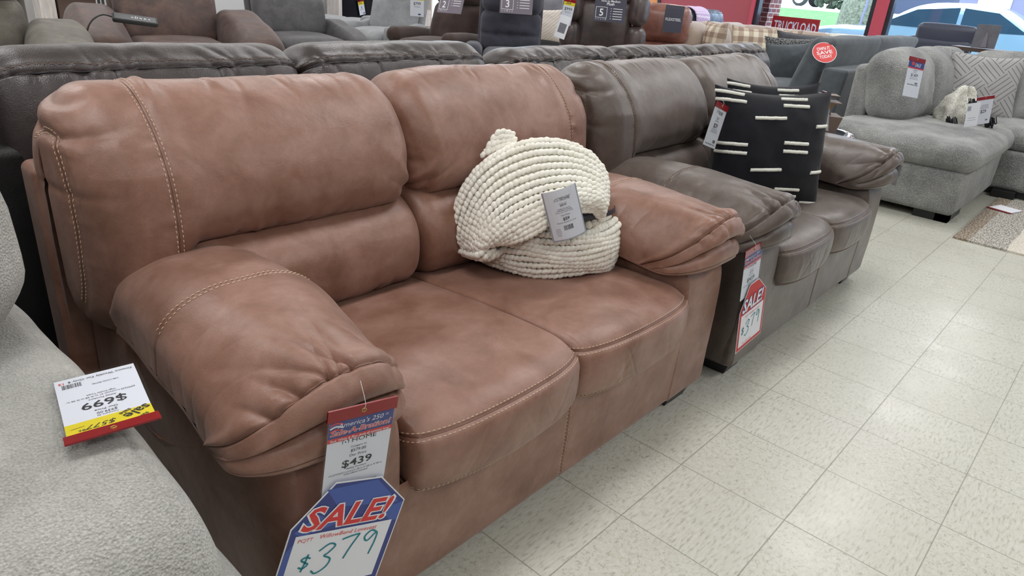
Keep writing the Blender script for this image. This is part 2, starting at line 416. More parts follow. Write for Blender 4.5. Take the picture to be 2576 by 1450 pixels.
def stripes_mat():
    t = NT('brush_stripe_cloth'); w = t.n('ShaderNodeTexWave'); w.inputs['Scale'].default_value = 9; w.inputs['Distortion'].default_value = 3; w.inputs['Detail'].default_value = 3
    t.l(t.map(rot=(0, 0, .9)), w.inputs[0]); return t.set(col=t.ramp(w.outputs[1], [(.45, srgb(214, 204, 192)), (.5, srgb(112, 106, 120)), (.66, srgb(120, 112, 124)), (.7, srgb(200, 190, 180))]), rough=.9)
MT['brushstripe'] = stripes_mat()
def rug_mat():
    t = NT('banded_rug'); sp = t.n('ShaderNodeSeparateXYZ'); t.l(t.tc.outputs['Object'], sp.inputs[0])
    y = t.math('ADD', t.math('MULTIPLY', sp.outputs[1], -1), t.math('MULTIPLY', t.math('SUBTRACT', t.noise(9, 2), .5), .02))
    n_ = t.noise(95, 3, .7, stretch=(.5, 1.4, 1)); f = t.ramp(n_, [(.42, (0, 0, 0)), (.58, (1, 1, 1))])
    A = t.mix(f, srgb(104, 88, 74), srgb(176, 164, 148)); B = t.mix(f, srgb(118, 114, 108), srgb(206, 200, 190)); Cc = t.mix(f, srgb(200, 192, 180), srgb(226, 220, 208))
    c = t.mix(t.math('GREATER_THAN', y, .085), A, B); c = t.mix(t.math('GREATER_THAN', y, .28), c, Cc); c = t.mix(t.math('GREATER_THAN', y, .44), c, B)
    t.bump(n_, .8, .004); return t.set(col=c, rough=.95)
MT['rug'] = rug_mat()
MT['tabletop'] = plain('smoked_glass', srgb(90, 110, 130), .06, coat=1)
MT['chrome'] = plain('polished_steel', (.8, .82, .85), .12, 1)
MT['box'] = plain('taupe_painted_wood', srgb(116, 98, 88), .6)
MT['amber'] = plain('amber_glass', srgb(176, 146, 104), .2)
MT['tv'] = plain('black_glass', (.008, .008, .012), .12)
MT['wood2'] = plain('brown_wood', srgb(84, 66, 58), .5)
def brick_mat():
    t = NT('red_brick'); br = t.n('ShaderNodeTexBrick'); br.inputs['Scale'].default_value = 1; br.inputs['Brick Width'].default_value = .22; br.inputs['Row Height'].default_value = .078; br.inputs['Mortar Size'].default_value = .007
    br.inputs[1].default_value = (*srgb(104, 48, 42), 1); br.inputs[2].default_value = (*srgb(76, 52, 54), 1); br.inputs[3].default_value = (*srgb(160, 154, 146), 1)
    sp = t.n('ShaderNodeSeparateXYZ'); t.l(t.tc.outputs['Object'], sp.inputs[0]); cb = t.n('ShaderNodeCombineXYZ'); t.l(t.math('ADD', sp.outputs[0], sp.outputs[1]), cb.inputs[0]); t.l(sp.outputs[2], cb.inputs[1]); t.l(cb.outputs[0], br.inputs[0])
    return t.set(col=br.outputs[0], rough=.9)
MT['brick'] = brick_mat()
MT['grass'] = speck('lawn_grass', srgb(36, 84, 24), srgb(84, 128, 62), 9, .35, .65)
MT['bark'] = speck('tree_bark', srgb(58, 60, 50), srgb(104, 106, 92), 14, .35, .6)
MT['leaves'] = speck('shrub_leaves', srgb(20, 30, 20), srgb(70, 84, 62), 22, .4, .6)
MT['carpaint'] = plain('pale_blue_car_paint', srgb(120, 156, 176), .2, .3, coat=1)
MT['carglass'] = plain('car_glass', srgb(36, 60, 76), .05)
MT['tyre'] = plain('tyre_rubber', (.02, .02, .02), .8)
MT['siding'] = plain('grey_siding', srgb(84, 84, 104), .8)
MT['darksiding'] = plain('dark_blue_siding', srgb(40, 48, 68), .8)
MT['paleblue'] = plain('pale_blue_acrylic', srgb(60, 110, 124), .3)
MT['signred'] = plain('sign_red', srgb(176, 22, 20), .5)

# ------------------------------------------------------------------ the room
YB, YF, XL, XR = 9.6, -5.8, -5.8, 11.0
def floor_mat():
    t = NT('vinyl_tiles'); ob = t.tc.outputs['Object']
    sp = t.n('ShaderNodeSeparateXYZ'); t.l(ob, sp.inputs[0])
    X = t.math('DIVIDE', sp.outputs[0], .3048); Y = t.math('DIVIDE', sp.outputs[1], .3048)
    fx = t.math('FRACT', t.math('ADD', X, 100)); fy = t.math('FRACT', t.math('ADD', Y, 100))
    ix = t.math('FLOOR', t.math('ADD', X, 100)); iy = t.math('FLOOR', t.math('ADD', Y, 100))
    par = t.math('MODULO', t.math('ADD', ix, iy), 2)
    d = t.math('MINIMUM', t.math('MINIMUM', fx, t.math('SUBTRACT', 1, fx)), t.math('MINIMUM', fy, t.math('SUBTRACT', 1, fy)))
    cmb = t.n('ShaderNodeCombineXYZ'); t.l(ix, cmb.inputs[0]); t.l(iy, cmb.inputs[1])
    wn = t.n('ShaderNodeTexWhiteNoise'); t.l(cmb.outputs[0], wn.inputs['Vector'])
    f1 = t.noise(105, 4, .6, stretch=(.35, 1.3, 1)); f2 = t.noise(105, 4, .6, stretch=(.8, 1, 1), dist=1.0)
    fm = t.n('ShaderNodeMix'); fm.data_type = 'FLOAT'; t.l(par, fm.inputs[0]); t.l(f1, fm.inputs[2]); t.l(f2, fm.inputs[3])
    base = srgb(202, 201, 190)
    c = t.ramp(fm.outputs[0], [(.30, srgb(160, 157, 142)), (.40, srgb(188, 186, 171)), (.47, base), (.6, srgb(207, 206, 196)), (.72, srgb(217, 216, 207))])
    c = t.mix(t.math('MULTIPLY', wn.outputs[0], .14), c, srgb(188, 186, 168))
    c = t.mix(t.ramp(t.noise(1.3, 3), [(.45, (0, 0, 0)), (.75, (.35, .35, .35))]), c, srgb(186, 184, 170))
    line = t.ramp(d, [(.0, (1, 1, 1)), (.003, (1, 1, 1)), (.005, (0, 0, 0))])
    c = t.mix(t.math('MULTIPLY', line, .72), c, srgb(96, 92, 80))
    t.bump(t.math('ADD', t.math('MULTIPLY', line, -1), t.math('MULTIPLY', t.noise(9, 3), .5)), .18, .001)
    r = t.ramp(t.noise(4, 4, .6), [(.35, (.25,)*3), (.7, (.36,)*3)])
    return t.set(col=c, rough=r, spec=.5)
MT['floor'] = floor_mat()
def struct(name, mb, mat):
    o = mb.build(name, mat, smooth=False); o['kind'] = 'structure'; return o
struct('floor', MB().add([(XL, YF, 0), (XR, YF, 0), (XR, YB, 0), (XL, YB, 0)], [(0, 1, 2, 3)]), MT['floor'])
MT['ceiling'] = plain('ceiling_paint', srgb(225, 225, 220), .9)
MT['wall'] = plain('wall_paint', srgb(206, 206, 208), .8); MT['wallgrey'] = plain('grey_wall_paint', srgb(150, 150, 152), .8)
struct('ceiling', MB().box(XL, XR, YF, YB, CEIL, CEIL+.1), MT['ceiling'])
struct('wall_back', MB().box(XL, 7.3, YB, YB+.15, 0, CEIL).box(7.3, XR, YB, YB+.15, 0, .3).box(7.3, XR, YB, YB+.15, 2.8, CEIL).box(10.6, XR, YB, YB+.15, .3, 2.8), MT['wall'])
struct('wall_front', MB().box(XL, XR, YF-.15, YF, 0, CEIL), MT['wallgrey'])
struct('wall_left', MB().box(XL-.15, XL, YF, YB, 0, CEIL), MT['wallgrey'])
MT['red'] = plain('red_wall_paint', srgb(150, 62, 70), .6)
MT['orange'] = plain('orange_wall_paint', srgb(205, 130, 70), .6)
MT['trimred'] = plain('red_window_trim', srgb(170, 62, 78), .45)
MT['frame'] = plain('black_window_frame', (.012, .012, .02), .35)
MT['alu'] = plain('aluminium', (.6, .6, .62), .35, 1)
def glass_mat():
    t = NT('window_glass'); tr = t.n('ShaderNodeBsdfTransparent'); gl = t.n('ShaderNodeBsdfGlossy'); gl.inputs['Roughness'].default_value = .03
    fr = t.n('ShaderNodeFresnel'); fr.inputs[0].default_value = 1.5; mx = t.n('ShaderNodeMixShader')
    tr.inputs[0].default_value = (.93, .97, 1, 1)
    t.l(t.math('MULTIPLY', fr.outputs[0], .5), mx.inputs[0]); t.l(tr.outputs[0], mx.inputs[1]); t.l(gl.outputs[0], mx.inputs[2])
    t.l(mx.outputs[0], t.t.nodes['Material Output'].inputs[0]); return t.m
MT['glass'] = glass_mat()
SILL, HEAD = .42, 2.8
posts = [5.06, 3.02, .2, -2.6, -5.5]      # the window wall runs along y at x = XR
struct('wall_right', MB().box(XR, XR+.16, posts[0]+.02, 6.98, 0, CEIL).box(XR, XR+.16, YF, posts[0]+.02, 0, SILL).box(XR, XR+.16, YF, posts[0]+.02, HEAD, CEIL).box(XR, XR+.16, YF, posts[-1]+.05, SILL, HEAD), MT['red'])
w = struct('wall_right', MB().box(XR, XR+.16, 7.04, YB, 0, CEIL), MT['orange'])
struct('trim_1', MB().box(XR-.02, XR+.1, 6.98, 7.04, 0, CEIL), MT['frame'])
for i in range(4):
    a, b = posts[i], posts[i+1]; a2 = a-(.12 if i else .0)
    wf = MB()
    for y in (a2, b+.14): wf.box(XR-.02, XR+.12, y-.06, y, SILL, HEAD)
    for z in (SILL, HEAD-.06): wf.box(XR-.02, XR+.12, b+.08, a2, z, z+.06)
    f = struct('window_%d' % (i+1), wf, MT['frame'])
    g = MB().box(XR+.045, XR+.055, b+.12, a2-.04, SILL+.04, HEAD-.04).build('pane', MT['glass'], f, smooth=False)
    struct('trim_%d' % (i+2), MB().box(XR-.05, XR+.12, a-.0 if i else a, a+.07, SILL, HEAD) if i == 0 else MB().box(XR-.05, XR+.12, a-.12, a+.07, SILL, HEAD), MT['trimred'])
f = struct('window_5', MB().box(7.3, 7.38, YB, YB+.1, .3, 2.8).box(10.52, 10.6, YB, YB+.1, .3, 2.8).box(7.3, 10.6, YB, YB+.1, .3, .38).box(7.3, 10.6, YB, YB+.1, 2.72, 2.8).box(8.9, 8.96, YB, YB+.1, .38, 2.72), MT['frame'])
MB().box(7.38, 10.52, YB+.045, YB+.055, .38, 2.72).build('pane', MT['glass'], f, smooth=False)
# outside
MT['concrete'] = plain('sidewalk_concrete', srgb(225, 225, 220), .9)
g = MB(); gx = [-20, 17, 19, 27, 95]; gz = [-.02, -.02, .25, 1.08, 1.08]
g.grid(np.array([[(x, y, z) for y in (-60, 80)] for x, z in zip(gx, gz)]), flip=False); g.V[0][:2, 2] = -.02
struct('ground', MB().add(np.array([(x, y, z-.02 if x < 17.5 else z) for x, z in zip(gx, gz) for y in (-60, 80)]), [(2*k, 2*k+2, 2*k+3, 2*k+1) for k in range(4)]), MT['concrete'])

# ------------------------------------------------------------------ reclining-style loveseats with pillow arms (caramel, walnut)
def loveseat(name, label, xc, leather_m, thread, seed, group, res=2.2):
    global RES
    RES = res; n_ = lambda k: int(k*res*.95)
    O = (0, .5, 0)
    t = thing(name, label, 'sofa', (xc, .5, 0), 0, group)
    ms = [leather_m, thread, MT['seamdark']]; rs = np.random.default_rng(seed)
    # ---- base with front rail
    b = MB()
    prof = [(.165, .33), (.158, .31), (.158, .24), (.160, .12), (.162, .066), (.172, .055)]
    C = np.vstack([spl(prof, 50), np.stack([np.linspace(.25, .9, 10), np.full(10, .055)], 1)]); K = np.stack([np.full(60, .5), np.full(60, .2)], 1)
    def dsp(U, V, P):
        x = P[..., 0]; h = 0.0022*noise(x*5, P[..., 2]*9, 0, seed)
        for sx in (0.002, .60, -.60):
            h = h-.004*np.exp(-((x-sx)/.005)**2)
        return h
    S = Surf(loftx(C, K, -.765, .765, (60, 8, 4, .035, .05)), dsp); b.grid(S.P)
    xs = S.P[0, :, 0]; v0 = np.interp(.002, xs, np.linspace(0, 1, len(xs)))
    S.stitch(b, [(.0, v0), (.80, v0)], mat=1); seam(S, b, [(.0, v0), (.82, v0)])
    b.box(-.75, .75, .30, 1.04, .06, .29)
    b.build('base', ms, t, O)
    # ---- seat cushions
    for sd in (-1, 1):
        b = MB()
        fr = .120
        C = spl([(.80, .420), (.60, .438), (.40, .452), (.25, .457), (.175, .450), (fr+.012, .425), (fr, .385), (fr, .345), (fr+.006, .315), (.145, .299), (.20, .295), (.4, .295)], n_(150))
        K = spl([(.75, .37), (.60, .37), (.40, .37), (.33, .37), (.3, .37), (.3, .37), (.3, .37), (.3, .36), (.3, .35), (.3, .34), (.3, .34), (.4, .34)], n_(150))
        x0, x1 = (.003, .515) if sd > 0 else (-.515, -.003)
        def uc(p_): return float(np.argmin(((C-np.array(p_))**2).sum(1)))/(len(C)-1)
        UT, UB = uc((.136, .432)), uc((.127, .309)); LC = float(np.linalg.norm(np.diff(C, axis=0), axis=1).sum())
        Ls = (40, 12, 6, .07, .13)
        P = loftx(C, K, x0, x1, Ls, crown=.10)
        xn = (P[..., 0]-x0)/(x1-x0)
        # front corners swing back a little
        fm = sm(.34, .12, P[..., 1]); P[..., 1] += fm*(.022*np.abs(2*xn-1)**5)
        def dsp(U, V, P, x0=x0, x1=x1, sd=sd):
            x = P[..., 0]; y = P[..., 1]; z = P[..., 2]
            h = .0025*noise(x*4, y*4, z*4, seed+3)+.0012*noise(x*12, y*12, z*12, seed+5)
            h = h-.0045*np.exp(-((U-UT)*LC/.0045)**2)-.004*np.exp(-((U-UB)*LC/.004)**2)       # top welt, bottom welt
            h = h+.003*np.exp(-((U-UT)*LC/.02-.9)**2)
            front = sm(UT, UT+.05, U)*sm(UB+.01, UB-.02, U)
            q = sum(a*np.exp(-((x-c-k*(z-.38))/w)**2) for c, k, w, a in [(x0+(x1-x0)*f_, kk, ww, aa) for f_, kk, ww, aa in zip(rs2.uniform(.1, .95, 12), rs2.uniform(-.8, .8, 12), rs2.uniform(.004, .012, 12), rs2.uniform(-.0018, .0014, 12))])
            h = h+front*q
            return h
        rs2 = np.random.default_rng(seed+sd)
        S = Surf(P, dsp); b.grid(S.P)
        S.stitch(b, [(UT, .04), (UT, .96)], offs=(-.0075, .0075), mat=1); S.stitch(b, [(UB, .04), (UB, .96)], offs=(-.004, .005), mat=1); seam(S, b, [(UT, .02), (UT, .98)]); seam(S, b, [(UB, .02), (UB, .98)])
        # edge stitching along the junction side of the top panel
        vj = .035 if sd > 0 else .965
        S.stitch(b, [(.02, vj), (UT, vj)], offs=(0,), mat=1)
        # seam along the inner edge of the top panel
        b.build('seat_cushion', ms, t, O)
    # ---- lumbar cushions
    for sd in (-1, 1):
        b = MB()
        C = spl([(.85, .42), (.79, .415), (.735, .432), (.700, .475), (.694, .53), (.708, .59), (.755, .640), (.84, .68)], n_(90))
        K = spl([(.88, .48), (.88, .48), (.88, .49), (.88, .50), (.88, .52), (.88, .55), (.88, .59), (.88, .63)], n_(90))
        inner = (26, 14, 5, .16, .42); outer = (26, 16, 5, .38, .75)
        if sd > 0: P = loftx(C, K, .002, .70, inner, outer, crown=.04)
        else: P = loftx(C, K, -.70, -.002, outer, inner, crown=.04)
        def dsp(U, V, P, sd=sd):
            x = np.abs(P[..., 0]); z = P[..., 2]
            h = .004*noise(x*5, z*5, 0, seed+9*sd)+.0018*noise(x*14, z*8, 0, seed+4)
            its = [(rs3.uniform(.02, .6), rs3.uniform(-.6, .6), rs3.uniform(.006, .014), rs3.uniform(.03, .07), rs3.uniform(-.007, .003)) for _ in range(12)]
            h = h+ridges(x, z-.425, its)
            its = [(rs3.uniform(.02, .6), rs3.uniform(-.5, .5), rs3.uniform(.006, .012), rs3.uniform(.02, .045), rs3.uniform(-.003, .003)) for _ in range(10)]
            h = h+ridges(x, .655-z, its)
            return h
        rs3 = np.random.default_rng(seed+20+sd)
        S = Surf(P, dsp); b.grid(S.P)
        b.build('lumbar_cushion', ms, t, O)
    # ---- head cushions with a wrapped outer panel
    for sd in (-1, 1):
        b = MB()
        C = spl([(.86, .645), (.80, .650), (.758, .672), (.735, .725), (.745, .80), (.780, .87), (.835, .93), (.905, .968), (.975, .968), (1.035, .935), (1.06, .87), (1.065, .75), (1.065, .60)], n_(150))
        K = spl([(.95, .69), (.95, .71), (.95, .73), (.95, .75), (.95, .78), (.95, .81), (.95, .84), (.95, .86), (.96, .86), (.965, .84), (.97, .79), (.98, .70), (.98, .60)], n_(150))
        inner = (44, 18, 6, .20, .55); outer = (44, 20, 8, .24, .72)
        W = .818
        if sd > 0: P = loftx(C, K, .0, W, inner, outer, crown=.03)
        else: P = loftx(C, K, -W, .0, outer, inner, crown=.03)
        ax = np.abs(P[..., 0])
        # outer part of the front reaches down behind the arm
        low = np.clip((.82-P[..., 2])/.17, 0, 1)*sm(1.03, .97, P[..., 1])
        P[..., 2] -= sm(.60, .72, ax)*low**1.2*.19
        P[..., 1] -= sm(.60, .72, ax)*low*.0
        rs4 = np.random.default_rng(seed+40+sd)
        itA = [(rs4.uniform(.02, .52), rs4.uniform(-.9, .5), rs4.uniform(.008, .016), rs4.uniform(.04, .10), rs4.uniform(-.006, .004)) for _ in range(13)]
        itB = [(rs4.uniform(.05, .74), rs4.uniform(-.6, .6), rs4.uniform(.005, .011), rs4.uniform(.03, .07), rs4.uniform(-.0035, .003)) for _ in range(22)]
        itC = [(rs4.uniform(.60, .98), rs4.uniform(-.5, .5), rs4.uniform(.006, .012), rs4.uniform(.03, .06), rs4.uniform(-.004, .003)) for _ in range(12)]
        def dsp(U, V, P, sd=sd, itA=itA, itB=itB, itC=itC):
            x = np.abs(P[..., 0]); y = P[..., 1]; z = P[..., 2]
            fr = sm(1.02, .96, y)
            h = .005*noise(x*4+sd, y*4, z*4, seed+7)+.002*noise(x*11, y*11, z*11, seed+8)
            s1 = .655; s2 = .812
            h = h-.0045*np.exp(-((x-s1)/.005)**2)*fr-.004*np.exp(-((x-s2)/.004)**2)*fr
            h = h+.004*np.exp(-((x-s1+.03)/.025)**2)*fr
            h = h+ridges(x, z-.66, itA)*sm(.65, .60, x)*fr
            h = h+ridges(x, .975-z, itB)*sm(.78, .84, y)
            h = h+ridges(z, x-.66, itC)*fr*.8                     # puckers off the outer panel seam
            h = h+ridges(z, .812-x, itC)*fr*.5
            # deep tuck folded into the top outer corner
            for (cx, cz, kx, wid, ln, am) in ((.80, .895, .5, .012, .09, -.010), (.76, .930, .7, .012, .07, .005), (.72, .945, .9, .008, .06, -.007), (.8, .78, .2, .010, .045, -.003)):
                d = .818-x
                h = h+am*np.exp(-((z-cz-kx*(d-.04)*.4)/wid)**2)*np.exp(-(np.clip(d, 0, 9)/ln)**2)*sm(1.04, .98, y)
            # pull toward the centre button line
            h = h+ridges(z, x, [(.67, .6, .010, .10, -.010), (.685, 1.1, .010, .08, .007), (.75, .2, .010, .05, -.004)])*fr
            return h
        S = Surf(P, dsp); b.grid(S.P)
        xs = np.abs(S.P[S.P.shape[0]//3, :, 0]); V = np.linspace(0, 1, len(xs))
        def vat(xx):
            o_ = np.argsort(xs); return float(np.interp(xx, xs[o_], V[o_]))
        S.stitch(b, [(.06, vat(.655)), (.56, vat(.655))], mat=1); S.stitch(b, [(.05, vat(.812)), (.60, vat(.812))], offs=(-.006, .005), mat=1); seam(S, b, [(.06, vat(.655)), (.60, vat(.655))]); seam(S, b, [(.05, vat(.812)), (.60, vat(.812))])
        b.build('head_cushion', ms, t, O)
    # ---- back frame
    b = MB()
    b.rbox((0, 1.045, .43), (.83, .05, .37), .02, n=5)
    b.build('back_frame', ms, t, O)
    # ---- arms
    for sd in (-1, 1):
        b = MB()
        # arm box with upholstered front panel
        cx = sd*.645
        C = np.vstack([spl([(.98, .49), (.6, .49), (.3, .495), (.205, .495), (.170, .475), (.157, .40), (.155, .24), (.158, .12), (.160, .066), (.170, .055)], n_(90)), np.stack([np.linspace(.2, .98, 20), np.full(20, .055)], 1)])
        K = np.stack([np.linspace(.98, .36, len(C)), np.full(len(C), .28)], 1); i_ = int(len(C)*.55); K[i_:, 0] = np.linspace(K[i_, 0], .9, len(C)-i_)
        P = loftx(C, K, cx-.132, cx+.133, (20, 14, 5, .24, .20)) if sd < 0 else loftx(C, K, cx-.132, cx+.122, (20, 14, 5, .24, .20))
        S = Surf(P, lambda U, V, P: .003*noise(P[..., 0]*6, P[..., 1]*6, P[..., 2]*6, seed+11)); b.grid(S.P)
        b.build('arm_panel', ms, t, O)
        b = MB()
        Cp = [(.83, .56), (.79, .635), (.71, .662), (.59, .672), (.45, .676), (.31, .674), (.20, .669), (.150, .664), (.118, .650), (.103, .624), (.110, .602), (.135, .592), (.165, .590),
              (.138, .586), (.116, .572), (.108, .548), (.116, .520), (.148, .503), (.25, .492), (.79, .47)]
        C = spl(Cp, n_(260)); K = np.stack([np.interp(np.linspace(0, 1, len(C)), [0, .1, .40, .52, .66, 1], [.77, .70, .30, .24, .24, .76]), np.full(len(C), .515)], 1)
        def ua(p_): return float(np.argmin(((C-np.array(p_))**2).sum(1)))/(len(C)-1)
        US, UC, UR = ua((.128, .656)), ua((.165, .590)), ua((.112, .530)); LP = float(np.linalg.norm(np.diff(C, axis=0), axis=1).sum()); UX = ua((.50, .675))
        hw = .170
        P = loftx(C, K, cx-hw, cx+hw, (26, 30, 8, .80, .66))
        # second (lower) roll is a little narrower, pad narrows to the front
        ntot = P.shape[0]; UU = np.linspace(0, 1, ntot)[:, None]
        q = (P[..., 0]-cx)/hw
        # the end is a nest of arches: seam, fold and lower roll all dip toward both sides
        fr_ = sm(.50, .16, P[..., 1]); zb = .452
        P[..., 2] = zb+(P[..., 2]-zb)*(1-.42*fr_*np.abs(q)**2.3)
        P[..., 1] += .030*fr_*np.abs(q)**3
        if sd < 0: P[..., 0] -= .022*fr_; P[..., 0] += .02*sm(.45, .75, P[..., 1])*np.clip(-q, 0, 1)
        rs5 = np.random.default_rng(seed+60+sd)
        itF = [(rs5.uniform(-.15, .15), rs5.uniform(-.6, .6), rs5.uniform(.0045, .0075), rs5.uniform(.06, .11), rs5.uniform(-.020, -.010)) for _ in range(7)]+[(rs5.uniform(-.16, .16), rs5.uniform(-.4, .4), rs5.uniform(.004, .008), rs5.uniform(.02, .05), rs5.uniform(-.005, .004)) for _ in range(16)]
        itG = [(rs5.uniform(-.15, .15), rs5.uniform(-.8, .8), rs5.uniform(.004, .009), rs5.uniform(.03, .06), rs5.uniform(-.009, .004)) for _ in range(12)]
        itH = [(rs5.uniform(-.14, .14), rs5.uniform(-.4, .4), rs5.uniform(.004, .009), rs5.uniform(.04, .08), rs5.uniform(-.009, .005)) for _ in range(12)]
        def dsp(U, V, P, cx=cx, itF=itF, itG=itG, itH=itH, hw=hw):
            x = P[..., 0]-cx; y = P[..., 1]; z = P[..., 2]; top = sm(US+.02, US-.02, U); E_ = .003/LP
            h = .004*noise(x*5, y*4, z*5, seed+12)+.0015*noise(x*14, y*9, z*14, seed+13)
            wv = y*30+x*16+5*noise(x*5, y*4, z*4, 5)
            h = h+.0035*(np.abs(np.sin(wv*.9))**.6-.6)*top*sm(.0, .08, U)*sm(.02, .16, np.abs(x))*(.4+.6*noise(x*6, y*5, 0, 8)**2*3).clip(0, 1)
            h = h-.003*np.exp(-((U-UX)/(1.2*E_))**2)*top
            h = h-.007*np.exp(-((U-US)/(1.3*E_))**2)+.006*np.exp(-((U-US+.013)/.012)**2)
            h = h+ridges(x, (US-U)*LP, itF)*(U < US+.002)
            h = h+ridges(x, (U-US)*LP, itG)*(U < UC)
            h = h+ridges(x, (U-UC)*LP, itH)*(U > UC)*sm(.80, .72, U)
            h = h-.0035*np.exp(-((U-UR)/(1.2*E_))**2)
            return h
        S = Surf(P, dsp); b.grid(S.P)
        S.stitch(b, [(UX, .10), (UX, .90)], offs=(-.006, .007), mat=1); seam(S, b, [(UX, .06), (UX, .94)]); seam(S, b, [(US, .03), (US, .97)], .0012, sink=-.0006); seam(S, b, [(UR, .05), (UR, .95)], sink=-.0003)
        b.build('arm_pad', ms, t, O)
    # ---- feet
    for sx in (-1, 1):
        for y in (.19, .98):
            b = MB(); x = sx*.655; h = .062
            V = []
            for z, wx, wy in ((0, .058, .04), (h, .068, .06)):
                V += [(x-wx, y-wy+.045, z), (x+wx, y-wy+.045, z), (x+wx, y+wy+.045, z), (x-wx, y+wy+.045, z)]
            b.add(V, [(3, 2, 1, 0), (4, 5, 6, 7)]+[(j, (j+1) % 4, (j+1) % 4+4, j+4) for j in range(4)])
            b.build('foot', MT['black'], t, O, smooth=False)
    RES = 1.0
    return t
ls1 = loveseat('loveseat', 'caramel brown leather loveseat with tan stitching, nearest to the camera', -.367, MT['caramel'], MT['thread'], 11, 'matching pillow-arm loveseats in a row')
ls2 = loveseat('loveseat', 'dark taupe leather loveseat holding two black striped pillows', 1.25, MT['walnut'], MT['thread_dark'], 31, 'matching pillow-arm loveseats in a row', 1.7)
ls2.location = (1.265, .48, 0); ls2.rotation_euler.z = .018; ls2.scale = (.97, 1, 1)
# ------------------------------------------------------------------ lettering and price tags
_tx = {}
def text_mesh(st, bold=0, shear=0):
    k = (st, bold, shear)
    if k not in _tx:
        c = bpy.data.curves.new('t', 'FONT'); c.body = st; c.shear = shear; c.offset = bold; c.resolution_u = 2; c.fill_mode = 'FRONT'
        o = bpy.data.objects.new('t', c); me = bpy.data.meshes.new_from_object(o)
        V = np.zeros(len(me.vertices)*3, np.float32); me.vertices.foreach_get('co', V)
        _tx[k] = (V.reshape(-1, 3).astype(float), [tuple(p.vertices) for p in me.polygons])
        bpy.data.objects.remove(o); bpy.data.curves.remove(c); bpy.data.meshes.remove(me)
    return _tx[k]
class Card:
    """flat printed card; x runs right from its middle, y runs up from its top edge (so print sits at y < 0)"""
    def __init__(s): s.mb = MB(); s.z = 0
    def rect(s, x0, y0, x1, y1, ink, lift=.0002, n=1):
        n = max(n, min(8, int(max(abs(x1-x0), abs(y1-y0))/.018)))
        X = np.linspace(x0, x1, n+1); Y = np.linspace(y0, y1, n+1)
        G = np.stack([*np.meshgrid(X, Y, indexing='ij'), np.full((n+1, n+1), lift)], -1); s.mb.grid(G, IK[ink], flip=(x1-x0)*(y1-y0) < 0); return s
    def poly(s, pts, ink, lift=.0002, d=0):
        s.mb.poly([(x, y, lift) for x, y in pts], d, (0, 0, 1), IK[ink]); return s
    def txt(s, st, x, y, h, ink='ink', al='c', bold=0, shear=0, rot=0, lift=.0005, wfit=None, sx=1):
        V, F = text_mesh(st, bold, shear)
        if not len(V): return s
        V = V.copy()*h/.70; V[:, 0] *= sx
        w = V[:, 0].max()-V[:, 0].min()
        if wfit: V[:, 0] *= wfit/w; w = wfit
        V[:, 0] -= V[:, 0].min()+(w/2 if al == 'c' else w if al == 'r' else 0)
        if rot:
            c, q = math.cos(rot), math.sin(rot); V[:, :2] = V[:, :2] @ np.array([[c, q], [-q, c]])
        V += (x, y, lift); s.mb.add(V, F, IK[ink]); return s
    def line(s, pts, w, ink='ink', lift=.0005):
        P = spl([(a, b, 0) for a, b in pts], max(8, 6*len(pts)))[:, :2]; T = np.gradient(P, axis=0); T /= np.linalg.norm(T, axis=1, keepdims=True)+1e-9
        N = np.stack([-T[:, 1], T[:, 0]], 1)*w/2
        G = np.stack([np.c_[P-N, np.full(len(P), lift)], np.c_[P+N, np.full(len(P), lift)]], 1); s.mb.grid(G, IK[ink]); return s
    def bars(s, x0, y0, x1, y1, seed=1):
        r = np.random.default_rng(seed); x = x0
        while x < x1:
            w = r.choice([.0004, .0006, .0010]); s.rect(x, y0, min(x+w, x1), y1, 'ink'); x += w+r.choice([.0004, .0006, .0009])
        return s
    def lines(s, x0, x1, ys, h=.0012, ink='greyink', seed=0):
        r = np.random.default_rng(seed)
        for y in ys:
            a = r.uniform(0, .15)*(x1-x0); s.rect(x0+a, y, x1-a*.8, y+h, ink)
        return s
    def build(s, name, parent, bend=None):
        if bend:
            for V in s.mb.V: V[:] = bend(V)
        return s.mb.build(name, [MT[k] for k in INKS], parent, smooth=False)
def house_logo(c, x, y, h, ink='ink'):
    """a little house outline beside the word HOME"""
    c.line([(x-h*.5, y), (x-h*.5, y+h*.55)], h*.09, ink); c.line([(x-h*.62, y+h*.42), (x-.02*h, y+h), (x, y+h)], h*.10, ink); c.line([(x, y+h), (x+.62*h, y+h*.42)], h*.10, ink)
    c.line([(x+h*.5, y+h*.5), (x+h*.5, y)], h*.09, ink); c.rect(x-.12*h, y+.18*h, x+.1*h, y+.42*h, ink)
def frame_mat4(O, R, U):
    R = np.array(R, float); R /= np.linalg.norm(R); U = np.array(U, float); U -= R*(U@R); U /= np.linalg.norm(U); N = np.cross(R, U)
    m_ = Matrix.Identity(4)
    for i in range(3): m_[i][0], m_[i][1], m_[i][2], m_[i][3] = R[i], U[i], N[i], O[i]
    return m_
